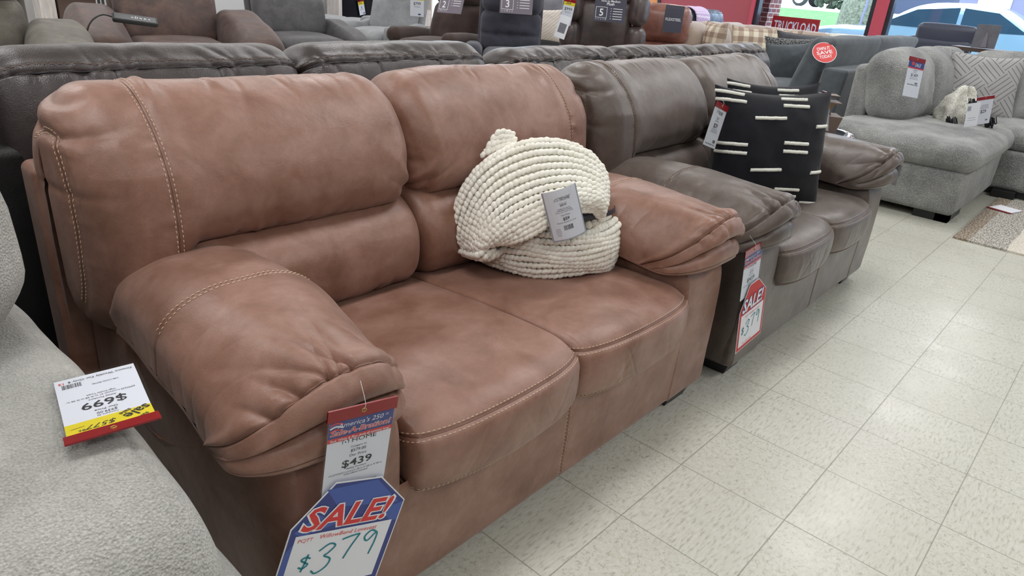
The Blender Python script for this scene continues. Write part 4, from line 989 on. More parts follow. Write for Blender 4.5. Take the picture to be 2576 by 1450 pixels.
# ------------------------------------------------------------------ sectional with chaise, right
def box_cushion(t, nm, c, h, r, mat, O=None, lean=0, bulge=(0, .03, .01), seed=0, wr=.008, n=10, fn=None):
    b = MB()
    def f(Q):
        Q = Q.copy(); Q[..., 1] += lean*Q[..., 2]
        if wr: Q[..., 1] += wr*noise(Q[..., 0]*7, Q[..., 2]*7, Q[..., 1]*3, seed); Q[..., 2] += wr*.8*noise(Q[..., 0]*6+9, Q[..., 1]*6, Q[..., 2]*3, seed+1)
        return fn(Q) if fn else Q
    b.rbox(c, h, r, bulge=bulge, n=n, fn=f); return b.build(nm, mat, t, O)
def sectional():
    O = (4.6, .6, 0); g = MT['greychenille']
    t = thing('sectional_sofa', 'grey woven sectional sofa with a $1,459 tag on its back cushion, far right', 'sofa', O)
    b = MB(); b.rbox((4.16, .56, .195), (.63, .49, .145), .035, n=8, bulge=(.01, .015, 0)); b.build('base', g, t, O)
    box_cushion(t, 'seat_cushion', (4.165, .53, .415), (.66, .50, .085), .075, g, O, bulge=(.02, .02, .03), wr=.004, n=14)
    b = MB(); b.rbox((5.45, -.35, .195), (.64, 1.40, .145), .035, n=8); b.build('base', g, t, O)
    box_cushion(t, 'seat_cushion', (5.28, .18, .415), (.44, .36, .085), .07, g, O, bulge=(.02, .02, .02), wr=.004)
    box_cushion(t, 'seat_cushion', (5.28, -.60, .415), (.44, .40, .085), .07, g, O, bulge=(.02, .02, .02), wr=.004)
    b = MB(); b.rbox((5.10, .965, .46), (1.08, .07, .40), .04, n=8, fn=lambda Q: Q+np.stack([.10*Q[..., 2]*(Q[..., 0] < 0), .04*Q[..., 2], 0*Q[..., 0]], -1)); b.build('back_frame', g, t, O)
    b = MB(); b.rbox((6.06, -.2, .50), (.09, 1.35, .43), .05, n=8); b.build('back_frame', g, t, O)
    for k, (x, dx) in enumerate(((4.36, .39), (5.04, .29), (5.6, .26))):
        box_cushion(t, 'back_cushion', (x, .79, .725), (dx, .145, .245), .115, g, O, lean=.16, bulge=(0, .05, .02), seed=k*3+1, wr=.014)
    for k, y in enumerate((.30, -.40, -1.1)):
        b = MB(); b.rbox((5.80, y, .73), (.14, .36, .255), .12, n=9, bulge=(.05, 0, .02), fn=lambda Q: Q+np.stack([.012*noise(Q[..., 1]*7, Q[..., 2]*7, 0, 5), 0*Q[..., 0], .01*noise(Q[..., 1]*6, 3, 0, 6)], -1)); b.build('back_cushion', g, t, O)
    for (x0, x1, y0, y1) in ((3.56, 3.92, .09, .17), (3.56, 3.64, .09, .30), (4.74, 4.86, -.1, .05), (3.6, 3.75, .95, 1.05), (5.9, 6.05, -1.7, -1.5), (4.86, 6.0, -1.7, .9)):
        b = MB(); b.box(x0, x1, y0, y1, 0, .055); b.build('foot', MT['black'], t, O, smooth=False)
sectional()
def paper1459(P, w, h):
    P.rect(-w/2+.004, -.018, w/2-.004, -.070, 'blueink', .0008); P.rect(-w/2+.004, -.062, w/2-.004, -.070, 'redink', .0010); P.txt("SALE", .018, -.055, .020, 'whiteink', bold=.012, shear=.3, lift=.0012); P.rect(-.05, -.05, -.02, -.03, 'redink', .0010)
    P.txt("$1,995.00", 0, -.083, .007); P.txt("Our Price", 0, -.093, .006); P.txt("$1,459", 0, -.118, .019, bold=.012); P.lines(-.05, .05, [-.128, -.135], .0018); P.rect(.02, -.162, .05, -.152, 'greyink', .0008); P.txt("Finance Weekly For Only $", 0, -.172, .007, bold=.018)
ptag('price_tag', 'red-topped $1,459 sale tag pinned to a grey sectional back cushion', (3.70, .575, .965), (.8, -.30, -.10), (.14, .12, .9), .175, .25, paper1459, head=.026)
pillow('lattice_pillow', 'large pale grey pillow printed with a dark interlocking lattice, on the grey sectional', (5.26, .42, .725), (.30, -.60, .0), (.10, .06, .5), .56, .52, .16, MT['lattice'], seed=5, piping=MT['lightgrey'])
pillow('scribble_pillow', 'pale grey pillow with scribbled lines at the right edge beside the lattice pillow', (5.60, -.02, .72), (.15, -.60, .0), (.12, .02, .5), .55, .50, .16, MT['zig'], seed=6)
# folded boucle throw with black tassels
def tassel_throw():
    O = (4.62, .40, .50); t = thing('tasselled_throw', 'ivory boucle throw with black tassels crumpled on the grey sectional seat', 'blanket', O)
    b = MB(); rs = np.random.default_rng(4)
    R_ = np.array([.7, -.7, 0]); N_ = np.array([-.75, -.55, .3])
    th = np.linspace(0, 2*math.pi, 60); ph = np.linspace(0, math.pi/2, 24)
    T_, H_ = np.meshgrid(th, ph, indexing='ij')
    rr = .215*(1+.18*np.sin(3*T_+.6)+.08*np.sin(7*T_)); z = .20*np.sin(H_)*(1+.35*np.sin(2*T_+2.2)); q = rr*np.cos(H_)**.7
    P = np.stack([O[0]+q*np.cos(T_)*.80, O[1]+q*np.sin(T_)*.70, .496+z], -1); S = Surf(P, lambda U, V, P: .02*noise(P[..., 0]*16, P[..., 1]*16, P[..., 2]*16, 2)+.006*noise(P[..., 0]*60, P[..., 1]*60, P[..., 2]*60, 2)); b.grid(S.P); b.build('throw_body', MT['ivoryboucle'], t, O)
    for cx, cy, cz, n, L in ((-.10, -.00, .15, 30, .16), (-.02, -.13, .04, 30, .10), (-.20, .08, .02, 26, .08)):
        b = MB()
        for k in range(n):
            a = np.array([O[0]+cx+rs.uniform(-.03, .03), O[1]+cy+rs.uniform(-.03, .03), .50+cz+rs.uniform(-.01, .03)])-np.array([.06, .08, 0])
            b.tube([a+np.array([0, 0, .02]), a+np.array([-.02, -.02, -.2*L]), a+np.array([rs.uniform(-.04, .03), -.02, -.7*L if cz > .1 else -.02])], .0035, 5, k=6)
        b.build('tassel', MT['blackcotton'], t, O)
tassel_throw()
ptag('price_tag', 'small red-topped $29 tag on the tasselled ivory throw', (4.14, .20, .755), (.72, -.42, .12), (-.30, .22, .7), .15, .19, lambda P, w, h: (P.txt("$29", 0, -.11, .022, bold=.012), P.lines(-.03, .04, [-.06, -.07, -.08], .003), P.rect(.03, -.165, .05, -.155, 'greyink')), head=.022)
ptag('price_tag', 'plain white care tag tucked under the $29 tag on the ivory throw', (4.06, .24, .71), (.72, -.42, .1), (-.2, .18, .8), .12, .16, lambda P, w, h: (P.rect(-.05, -.05, -.02, -.02, 'silver', .0008), P.lines(-.04, .04, [-.10, -.115], .002)), head=0, clear=False)
# ------------------------------------------------------------------ slate grey sofa standing back to back with it
def slate_sofa():
    O = (5.6, 1.75, 0); g = MT['slatefabric']; t = thing('slate_sofa', 'slate grey fabric sofa with loose cushions behind the grey sectional', 'sofa', O)
    b = MB(); b.rbox((5.7, 1.33, .43), (1.30, .10, .345), .025, n=6, fn=lambda Q: Q+np.stack([0*Q[..., 0], -.10*Q[..., 2], 0*Q[..., 0]], -1)); b.build('back_frame', g, t, O)
    b = MB(); b.rbox((5.7, 1.85, .22), (1.28, .50, .15), .03, n=6); b.build('base', g, t, O)
    box_cushion(t, 'seat_cushion', (5.06, 1.90, .465), (.63, .48, .10), .09, g, O, bulge=(.02, .02, .03), wr=.004)
    box_cushion(t, 'seat_cushion', (6.34, 1.90, .465), (.63, .48, .10), .09, g, O, bulge=(.02, .02, .03), wr=.004)
    for k, x in enumerate((5.12, 6.35)):
        box_cushion(t, 'back_cushion', (x, 1.54, .76), (.64, .10, .235), .055, g, O, lean=-.30, bulge=(0, .02, .01), seed=k+4, wr=.012)
    for x in (4.5, 6.9):
        for y in (1.3, 2.25): b = MB(); b.box(x-.04, x+.04, y-.04, y+.04, 0, .08); b.build('foot', MT['black'], t, O, smooth=False)
slate_sofa()
pillow('slate_pillow', 'slate grey pillow with a black and white trim edge leaning on the slate sofa', (5.12, 1.93, .70), (.75, -.62, .12), (.34, -.34, .6), .56, .42, .16, MT['slatefabric'], seed=8, piping=MT['bwboucle'])
pillow('boucle_pillow', 'black and white boucle pillow behind the trimmed slate pillow', (5.62, 2.12, .745), (.75, -.65, .04), (.30, -.16, .6), .66, .36, .17, MT['bwboucle'], seed=12)
pillow('grey_pillow', 'large plain dark grey piped pillow standing behind the boucle pillow', (6.75, 2.38, .71), (.72, -.66, .0), (.20, -.1, .6), .86, .44, .18, MT['slatedark'], seed=14, piping=MT['black'])
pillow('print_pillow', 'small cream and black printed pillow lying on top of the far cushions', (7.3, 2.15, .84), (.75, -.65, .0), (.3, .4, .4), .50, .30, .12, MT['ivoryboucle'], seed=15)
c = Card(); th = np.linspace(0, 2*math.pi, 33)[:-1]; c.poly([(.095*math.cos(a), .095*math.sin(a)) for a in th], 'whiteink', 0, .001); c.poly([(.091*math.cos(a), .091*math.sin(a)) for a in th], 'redink', .0004)
c.txt("OWN IT", 0, .022, .030, 'whiteink', bold=.018, wfit=.105); c.txt("SAVE", 0, -.015, .030, 'whiteink', bold=.018, wfit=.125); c.txt("TODAY", 0, -.052, .028, 'whiteink', bold=.018, wfit=.10)
o = c.build('round_sale_sign', None); o.matrix_world = frame_mat4((4.42, 1.42, .885), (.55, -.55, .16), (.45, .1, .5)); tag(o, 'round red hang sign with white letters on the slate sofa cushion', 'sign')
# ------------------------------------------------------------------ end table, lantern, rug
t = thing('side_table', 'round side table with smoked glass top and bright metal rim between the sofas', 'table', (2.62, .78, 0))
b = MB(); b.lathe([(.001, .556), (.235, .556), (.235, .548), (.001, .548)], (0, 0, 0), 48); b.build('table_top', MT['tabletop'], t)
b = MB(); b.lathe([(.235, .545), (.250, .545), (.253, .556), (.250, .566), (.240, .566), (.236, .557), (.235, .545)], n=48); b.build('rim', MT['chrome'], t)
for a in (0, 2.1, 4.2):
    b = MB(); b.tube([(.23*math.cos(a), .23*math.sin(a), .55), (.16*math.cos(a), .16*math.sin(a), .28), (.22*math.cos(a), .22*math.sin(a), .008)], .008, 8, k=12); b.build('leg', MT['chrome'], t)
t = thing('lantern', 'taupe stacked-tray lantern ornament standing on the round side table', 'ornament', (2.58, .70, .566), .55)
def frust(nm, z0, z1, a0, a1, m_):
    b = MB(); V = [(sx*a_/2, sy*a_/2, z_) for z_, a_ in ((z0, a0), (z1, a1)) for sx, sy in ((-1, -1), (1, -1), (1, 1), (-1, 1))]
    b.add(V, [(3, 2, 1, 0), (4, 5, 6, 7)]+[(j, (j+1) % 4, (j+1) % 4+4, j+4) for j in range(4)]); b.build(nm, MT[m_], t, smooth=False)
frust('box', 0, .105, .125, .165, 'box'); frust('stand', .105, .122, .06, .05, 'wood2'); frust('glass_cup', .122, .170, .035, .075, 'amber'); frust('tray', .170, .178, .125, .130, 'box'); frust('stem', .178, .205, .02, .02, 'box'); frust('cap', .205, .213, .09, .10, 'box')
o = MB().add([(3.235, -.015, .012), (3.235, -1.6, .012), (4.70, -1.6, .012), (4.70, -.015, .012), (3.235, -.015, .0), (3.235, -1.6, .0), (4.70, -1.6, .0), (4.70, -.015, .0)], [(0, 1, 2, 3), (0, 4, 5, 1), (1, 5, 6, 2), (2, 6, 7, 3), (3, 7, 4, 0)]).build('area_rug', MT['rug'], smooth=False, off=(3.235, -.015, 0)); o.location = (3.235, -.015, 0)
tag(o, 'banded brown, grey and cream area rug on the vinyl floor at the right edge', 'rug')
ptag('price_tag', 'red-topped price tag lying flat on the area rug', (4.22, -.085, .016), (-.15, -.5, 0), (-.6, .17, .0), .16, .20, lambda P, w, h: (P.lines(-.05, .05, [-.06, -.08, -.1], .004),), head=.03)
c = Card(); c.rect(-.032, .0, .032, -.095, 'paper', 0); c.rect(-.026, -.006, .026, -.05, 'redink', .0003); c.rect(-.026, -.058, .026, -.082, 'redink', .0003); c.lines(-.02, .02, [-.02, -.034], .005, 'whiteink'); 
o = c.build('warranty_card', None); o.matrix_world = frame_mat4((1.985, .125, .590), (.55, .8, 0), (.05, -.04, 1)); tag(o, 'white card with red print stuck on the far arm of the taupe loveseat', 'card')
# ------------------------------------------------------------------ recliners
def recliner(name, label, loc, rz, mat, W=.95, D=.95, seat=.47, arm=(.62, .22), back=1.05, armstyle='slope', head=.26, tuft=0, group=None, lean=.28, armdrop=.08, wings=False, cat='recliner', sides=(-1, 1), scale=1):
    t = thing(name, label, cat, loc, rz, group); t.scale = (scale,)*3
    az, aw = arm; iw = W/2-aw
    for sd in sides:
        cx = sd*(W/2-aw/2); b = MB()
        if armstyle == 'roll':
            C = spl([(.40, az-.13), (.38, az-.05), (.25, az-.03), (0, az-.005), (-.28, az), (-.38, az-.005), (-.43, az-.05), (-.425, az-.12), (-.39, az-.15)], 60)
            K = np.stack([np.interp(np.linspace(0, 1, 60), [0, .5, .8, 1], [.36, -.1, -.33, -.33]), np.full(60, az-.12)], 1)
            P = loftx(C, K, cx-aw/2, cx+aw/2, (8, 14, 4, .8, .8)); b.grid(P); b.build('arm_roll', mat, t)
            b = MB(); b.rbox((cx, .0, (az-.12+.06)/2), (aw/2-.02, .38, (az-.18)/2), .03, n=3); b.build('arm_side', mat, t)
        else:
            C = spl([(.42, az-.16), (.40, az-.02), (.30, az+.01), (.1, az-.01), (-.2, az-armdrop*.8), (-.42, az-armdrop*1.6), (-.49, az-armdrop*2-.04), (-.48, .30), (-.46, .10), (-.43, .07), (.42, .07)], 90)
            K = np.stack([np.interp(np.linspace(0, 1, 90), [0, .4, .7, 1], [.36, -.1, -.3, .2]), np.full(90, .30)], 1)
            P = loftx(C, K, cx-aw/2, cx+aw/2, (12, 16, 6, .6, .45)); S = Surf(P, lambda U, V, P: .008*noise(P[..., 0]*6, P[..., 1]*5, P[..., 2]*5, int(loc[0]*7)+sd)-.005*np.exp(-((P[..., 1]+.02)/.006)**2)); b.grid(S.P); b.build('arm', mat, t)
    b = MB(); b.box(-iw-.02, iw+.02, -D/2+.04, D/2-.1, .07, seat-.12); b.build('base', mat, t, smooth=False)
    box_cushion(t, 'seat_cushion', (0, -.08, seat-.04), (iw, .40, .10), .085, mat, bulge=(.0, .02, .03), wr=.005)
    bw = iw+(.04 if not wings else -.02); zb = seat+.02; zh = back-head
    def tf(Q):
        if tuft:
            Q = Q.copy(); f = (Q[..., 1] < 0)
            for (tx, tz) in [(a_*bw*.42, c_) for a_ in (-1, 0, 1) for c_ in ((-.02,) if tuft == 1 else (-.08, .08))]:
                Q[..., 1] += f*.030*np.exp(-((Q[..., 0]-tx)**2+(Q[..., 2]-tz)**2)/.0020)
            Q[..., 1] += f*.018*np.exp(-((Q[..., 2]+.02)/.022)**2)
        return Q
    box_cushion(t, 'back_cushion', (0, .26+lean*(zb+zh)/2-lean*zb, (zb+zh)/2), (bw, .11, (zh-zb)/2+.02), .09, mat, lean=lean, bulge=(0, .04, 0), wr=.008, fn=tf, n=20 if tuft else 9, seed=int(loc[1]*9))
    box_cushion(t, 'headrest', (0, .25+lean*(zh+back)/2-lean*zb, (zh+back)/2), (bw, .12, head/2+.01), .10, mat, lean=lean, bulge=(0, .04, .01), wr=.006, seed=3)
    box_cushion(t, 'back_frame', (0, .40+lean*.5*(back-.1-zb), (back-.06+.12)/2), (bw+.02, .05, (back-.2)/2), .04, mat, lean=lean, bulge=(0, 0, 0), wr=0)
    if wings:
        for sd in (-1, 1):
            zz = (seat+.04, (seat+back)/2, back-.02)
            for k in range(2):
                box_cushion(t, 'wing', (sd*(bw+.06), .22+lean*((zz[k]+zz[k+1])/2-seat), (zz[k]+zz[k+1])/2), (.10, .15, (zz[k+1]-zz[k])/2+.005), .09, mat, lean=lean, bulge=(.02, .02, 0), wr=.003)
    for sx in (-1, 1):
        b = MB(); b.box(sx*(W/2-.12)-.03, sx*(W/2-.12)+.03, -.36, .36, 0, .08); b.build('foot', MT['black'], t, smooth=False)
    return t
def face(dx, dy): return math.atan2(dx, -dy)      # local -y turned to (dx, dy)
def placard(label, O, R, U, big, w=.34, h=.30, n=3, dark='placard', on=2, sup=None):
    c = Card(); c.rect(-w/2, 0, w/2, -h, dark, 0, 10)
    x = -w*.27; c.rect(x-.062, -.150, x+.062, -.262, 'whiteink', .0004); c.rect(x-.058, -.154, x+.058, -.258, dark, .0008)
    c.txt(big, x, -.241, .072, 'whiteink', bold=.012, lift=.0012)
    for k in range(5): c.txt("o" if k != on else "O", x-.052+.026*k, -.282, .015, 'whiteink', bold=.018 if k == on else 0, lift=.0012)
    for k in range(n): c.rect(w*.02, -.160-.026*k, w*.05, -.165-.026*k, 'whiteink', .0008); c.rect(w*.10, -.160-.026*k, w*.40, -.166-.026*k, 'whiteink', .0008)
    if sup: c.txt(sup[0], 0, -.098, .022, 'whiteink', bold=.012, lift=.0012); c.txt(sup[1], 0, -.130, .028, 'whiteink', bold=.018, lift=.0012)
    o = c.build('placard', None, lambda V: np.c_[V[:, :2], V[:, 2]+.012*np.sin(V[:, 0]*9)+.006]); o.matrix_world = frame_mat4(O, R, U); return tag(o, label, 'placard')
th_ = face(-.22, -.97)
recliner('recliner', 'taupe suede recliner at the top left corner, beside the mahogany one', (-.42, 4.95, 0), th_, MT['olive'], W=1.36, arm=(.72, .42), back=1.1, armdrop=.07, scale=1.0)
r1 = recliner('recliner', 'mahogany brown suede power recliner with its wired remote on the arm', (1.13, 5.60, 0), th_, MT['mahogany'], W=1.56, arm=(.75, .42), back=1.15, armdrop=.09, scale=1.02)
recliner('recliner', 'charcoal suede recliner with curved headrest seam, right of the mahogany one', (2.62, 6.10, 0), th_, MT['charcoal'], W=1.22, arm=(.66, .27), back=1.15, armdrop=.06, scale=1.0)
t = thing('remote_control', 'black wired remote control resting on the left arm of the mahogany recliner', 'remote')
t.matrix_world = frame_mat4((.62, 5.10, .735), (.95, -.30, -.10), (.2, .8, .5))
b = MB(); b.rbox((0, 0, 0), (.150, .045, .018), .016, n=5); b.build('body', MT['black'], t)
c = Card()
for k, st in enumerate("oDnnc"): c.txt(st, -.02+.028*k, -.012, .022, 'whiteink', bold=.012, lift=.020)
c.build('buttons', t)
b = MB(); b.tube([(-.14, 0, 0), (-.22, -.01, .01), (-.30, -.10, -.03), (-.33, -.2, -.20)], .006, 7, k=20); b.build('cord', MT['black'], t)
recliner('recliner', 'mid grey fabric high-back chair behind the charcoal suede recliner', (3.45, 7.75, 0), face(-.6, -.8), MT['greyhigh'], W=.78, arm=(.55, .12), back=1.15, lean=.15)
r = recliner('recliner', 'light grey fabric recliner with a faint placard and a $799 tag beside it', (4.15, 6.72, 0), face(-.93, -.37), MT['lightgrey'], W=.86, arm=(.60, .15), back=1.15, armdrop=.0, lean=.30)
recliner('recliner', 'dark brown chenille recliner carrying the number 2 placard', (4.12, 5.62, 0), face(-.97, -.22), MT['browncord'], W=.92, arm=(.64, .18), back=1.16, armstyle='roll', lean=.34)
recliner('recliner', 'charcoal blue chenille recliner carrying the number 3 placard', (4.20, 4.60, 0), face(-.72, -.69), MT['navycord'], W=.98, arm=(.60, .20), back=1.15, armstyle='roll', tuft=1, lean=.12)
recliner('recliner', 'espresso leather recliner with winged back and the number 5 placard', (5.32, 4.20, 0), face(-.78, -.62), MT['espresso'], W=1.04, arm=(.60, .18), back=1.20, lean=.12, wings=True, head=.12, sides=())
recliner('recliner', 'cognac leather chair with a dark head cover, right of the espresso recliner', (6.25, 4.0, 0), face(-.85, -.5), MT['cognac'], W=.70, arm=(.5, .08), back=1.07, lean=.10, head=.42, sides=())
placard('mauve placard numbered 2 on the dark brown chenille recliner', (4.20, 5.48, 1.10), (.22, -.97, 0), (.33, .05, .9), "2", n=3, on=1)
placard('mauve placard numbered 3 on the charcoal blue chenille recliner', (4.25, 4.60, 1.19), (.71, -.70, 0), (.09, .09, 1), "3", n=4, on=2)
placard('dark slate placard reading Plush and 5 on the espresso leather recliner', (5.25, 4.11, 1.17), (.62, -.78, 0), (.07, .07, 1), "5", n=5, dark='placarddark', on=4, sup=("Firm to Medium", "Plush"))
placard('faint mauve placard hanging on the light grey recliner', (4.16, 6.62, 1.20), (.37, -.93, 0), (.33, .1, .9), "1", n=2, on=0)
c = Card(); c.rect(-.11, .0, .11, -.30, 'placarddark', 0, 6); c.txt("FLEXSTEEL", 0, -.17, .030, 'whiteink', bold=.01, wfit=.18, lift=.001)
o = c.build('head_cover', None, lambda V: np.c_[V[:, :2], V[:, 2]-.9*np.clip(V[:, 1]+.06, 0, 1)**2+.004]); o.matrix_world = frame_mat4((6.24, 3.88, 1.085), (.5, -.85, 0), (.07, .06, 1)); tag(o, 'dark cloth head cover with pale lettering on the cognac leather chair', 'cover')
def paperfar(big='$799', y=True):
    def f(P, w, h):
        if y: P.rect(-w/2+.004, -.02, w/2-.004, -.065, 'yellow', .0008); P.txt("Sale", -.01, -.052, .026, 'ink', shear=.3, bold=.012, lift=.0012)
        P.txt(big, 0, -.115, .030, bold=.012); P.lines(-.04, .04, [-.13, -.14], .003); P.rect(.015, -h+.02, .045, -h+.035, 'blueink', .0008)
    return f
ptag('price_tag', 'yellow-banded $799 tag hanging between the light grey and dark brown recliners', (3.98, 5.86, .985), (.5, -.80, .0), (.0, .02, 1), .17, .24, paperfar(), head=.03)
ptag('price_tag', 'white price tag with red top hanging right of the number 3 recliner', (4.90, 4.40, 1.07), (.5, -.62, -.1), (.05, .0, 1), .13, .27, paperfar('$999'), head=.03)
ptag('price_tag', 'white fabric swatch card hanging below the number 3 recliner tag', (4.83, 4.38, .90), (.5, -.62, -.2), (.08, .0, 1), .13, .24, lambda P, w, h: P.rect(-.04, -.08, .04, -.18, 'greyink', .0008), head=0, clear=False)
ptag('price_tag', 'pale blue blank card hanging behind the number 2 recliner', (4.72, 5.15, 1.06), (.3, -.5, -.1), (.12, .0, 1), .13, .27, lambda P, w, h: P.rect(-w/2, 0, w/2, -h, 'silver', .0006), head=0, clear=False)
ptag('price_tag', 'small pink FLOOR MODEL card below the pale blue card', (4.95, 5.30, .78), (.5, -.6, 0), (.0, .0, 1), .16, .15, lambda P, w, h: (P.txt("FLOOR", 0, -.05, .030, 'redink', bold=.012), P.txt("MODEL", 0, -.09, .030, 'redink', bold=.012), P.txt("AVAILABLE", 0, -.125, .020, 'redink', bold=.012)), head=0, clear=False)
# ------------------------------------------------------------------ grey sofa glimpsed between the recliners
def block_sofa(name, label, loc, rz, mat, W, n, back=.9, D=.95, arm=.2, feet=True, backs=True, lean=.12, seed=1):
    t = thing(name, label, 'sofa', loc, rz)
    b = MB(); b.rbox((0, 0, .24), (W/2-.02, D/2-.03, .16), .03, n=4); b.build('base', mat, t)
    b = MB(); b.rbox((0, D/2-.10, (back-.1)/2+.04), (W/2-.01, .09, (back-.12)/2), .05, n=4); b.build('back_frame', mat, t)
    iw = (W-2*arm)/n
    for k in range(n):
        x = -W/2+arm+iw*(k+.5)
        box_cushion(t, 'seat_cushion', (x, -.05, .44), (iw/2-.003, D/2-.08, .09), .06, mat, bulge=(0, .01, .02), wr=.004)
        if backs: box_cushion(t, 'back_cushion', (x, D/2-.26, (back+.46)/2+.02), (iw/2-.003, .12, (back-.46)/2), .11, mat, lean=lean, bulge=(0, .04, .01), wr=.01, seed=seed+k)
    if arm:
        for sd in (-1, 1): b = MB(); b.rbox((sd*(W/2-arm/2), 0, .34), (arm/2, D/2, .28), .07, n=4); b.build('arm', mat, t)
    for sx in (-1, 1):
        b = MB(); b.box(sx*(W/2-.1)-.04, sx*(W/2-.1)+.04, -D/2+.08, D/2-.08, 0, .09); b.build('foot', MT['black'], t, smooth=False)
    return t
block_sofa('grey_sofa', 'grey fabric sofa glimpsed between the number 3 and number 5 recliners', (6.8, 6.85, 0), face(-.55, -.84), MT['slatedark'], 2.1, 2, .98)
pillow('brush_stripe_pillow', 'cream pillow with dark brush stripes on the grey sofa between the recliners', (6.45, 6.12, .66), (.8, -.55, .0), (.1, .1, 1), .66, .44, .18, MT['brushstripe'], seed=21)
pillow('textured_pillow', 'plain grey textured pillow behind the brush-striped one', (6.85, 6.4, .84), (.8, -.55, .0), (.1, .1, 1), .7, .44, .18, MT['greyhigh'], seed=22)
# ------------------------------------------------------------------ tan sectional, slate blue sofa, plaid pillows
def tan_sectional():
    O = (7.6, 3.9, 0); g = MT['tan']; t = thing('tan_sectional', 'tan microfibre corner sectional in front of the red wall', 'sofa', O)
    for k in range(3):
        box_cushion(t, 'back_cushion', (6.92+.57*k, 3.98, .66), (.315, .16, .25), .15, g, O, lean=.18, bulge=(0, .06, 0), seed=k, wr=.006)
    box_cushion(t, 'back_frame', (7.5, 4.17, .44), (.98, .09, .39), .08, g, O, wr=0)
    box_cushion(t, 'back_frame', (8.42, 3.0, .47), (.14, 1.25, .41), .10, g, O, wr=.004)
    for k in range(3):
        b = MB(); b.rbox((8.22, 3.62-.62*k, .66), (.13, .31, .24), .12, n=8, bulge=(.05, 0, 0)); b.build('back_cushion', g, t, O)
    b = MB(); b.rbox((7.5, 3.6, .24), (.95, .45, .18), .04, n=5).rbox((8.0, 2.6, .24), (.45, .9, .18), .04, n=5); b.build('base', g, t, O)
    for k in range(3): box_cushion(t, 'seat_cushion', (6.9+.6*k, 3.5, .45), (.295, .36, .09), .07, g, O, wr=.004)
    for k in range(2): box_cushion(t, 'seat_cushion', (7.85, 3.2-.7*k, .45), (.36, .34, .09), .07, g, O, wr=.004)
    for x, y in ((6.7, 3.3), (8.3, 1.9), (7.7, 1.9), (8.3, 4.1)): b = MB(); b.box(x-.04, x+.04, y-.04, y+.04, 0, .08); b.build('foot', MT['black'], t, O, smooth=False)
tan_sectional()
pillow('plaid_pillow', 'tan plaid pillow turned edge-on at the left of the tan sectional', (6.80, 3.60, .72), (.45, .75, .0), (.12, .1, 1), .46, .44, .18, MT['plaid'], seed=31, piping=MT['tan'], group=None)
pillow('plaid_pillow', 'tan plaid pillow facing out, left one of the pair at the corner', (7.42, 3.38, .68), (.70, -.70, .0), (.12, .1, 1), .58, .46, .18, MT['plaid'], seed=32, piping=MT['tan'])
pillow('plaid_pillow', 'tan plaid pillow half hidden, right one of the pair at the corner', (7.72, 3.12, .68), (.55, -.80, .0), (.12, .06, 1), .46, .46, .16, MT['plaid'], seed=33, piping=MT['tan'])
ns = dark_sofa('leather_sofa', 'slate blue leather sofa with a purple patterned throw, against the red wall', 7.5, 9.42, 3, 1.02, 1.2, 15, y0=4.80, m=MT['navyleather'], frame=MT['navyleather'])
b = MB(); C = spl([(5.16, .70), (5.10, .95), (5.04, 1.02), (4.92, 1.04), (4.81, 1.0), (4.76, .91), (4.76, .77)], 40); X = np.linspace(8.32, 8.72, 10)
b.grid(np.stack([np.repeat(X[None], 40, 0)+.10*np.linspace(0, 1, 40)[:, None], np.repeat(C[:, :1], 10, 1), np.repeat(C[:, 1:], 10, 1)+.006*np.sin(X*60)[None]], -1)); o = b.build('patterned_throw', MT['meander']); tag(o, 'purple and white key-pattern throw draped over the slate blue leather sofa', 'blanket')
sd_ = o.modifiers.new('s', 'SOLIDIFY'); sd_.thickness = .012; sd_.offset = 1
# ------------------------------------------------------------------ by the right window
b = MB(); b.rbox((0, 0, 0), (.30, .09, .17), .055, n=8, bulge=(0, .03, .01)); t = thing('lounge_chair', 'slate navy lounge chair back seen against the bright window', 'chair', (8.15, 1.40, 0), math.radians(-80))
for nm, cc, hh in (('headrest', (0, 0, .98), (.31, .08, .15)), ('back_cushion', (-.05, .0, .68), (.34, .10, .30)), ('seat_cushion', (0, -.32, .42), (.34, .34, .09)), ('base', (0, -.25, .24), (.32, .3, .12))):
    box_cushion(t, nm, cc, hh, .06, MT['navycushion'], bulge=(0, .01, .01), wr=.003)
for sx in (-1, 1): b = MB(); b.box(sx*.28-.03, sx*.28+.03, -.5, 0, 0, .14); b.build('foot', MT['black'], t, smooth=False)
t = thing('display_board', 'grey easel-backed display board seen from behind, by the right window', 'board', (6.6, .735, .985)); t.matrix_world = frame_mat4((6.6, .735, 1.075), (-.1, -.9, .03), (.12, 0, 1))
b = MB(); b.rbox((0, 0, 0), (.10, .105, .006), .003, n=2); b.build('panel', MT['greyhigh'], t); b = MB(); b.add([(-.02, -.1, .008), (.035, -.1, .03), (.012, .03, .008), (-.005, .03, .008)], [(0, 1, 2, 3)]); o = b.build('easel_leg', MT['placard'] if 'placard' in MT else MT['greyhigh'], t)
t = thing('console_table', 'dark console table behind the right end of the sectional', 'table', (6.75, .55, 0))
b = MB(); b.box(-.15, .15, -1.2, .45, .93, .965); b.build('table_top', MT['wood2'], t, smooth=False)
for y in (-1.15, .40):
    for x in (-.12, .12): b = MB(); b.box(x-.02, x+.02, y-.02, y+.02, 0, .93); b.build('leg', MT['wood2'], t, smooth=False)
t = thing('television', 'large black television at the top right corner', 'television', (6.7, .10, .965))
b = MB(); b.rbox((0, -.30, .48), (.02, .62, .36), .01, n=3); b.build('screen', MT['tv'], t); b = MB(); b.box(-.06, .08, -.5, -.1, 0, .02).box(-.01, .01, -.34, -.26, .02, .14); b.build('stand', MT['black'], t, smooth=False)
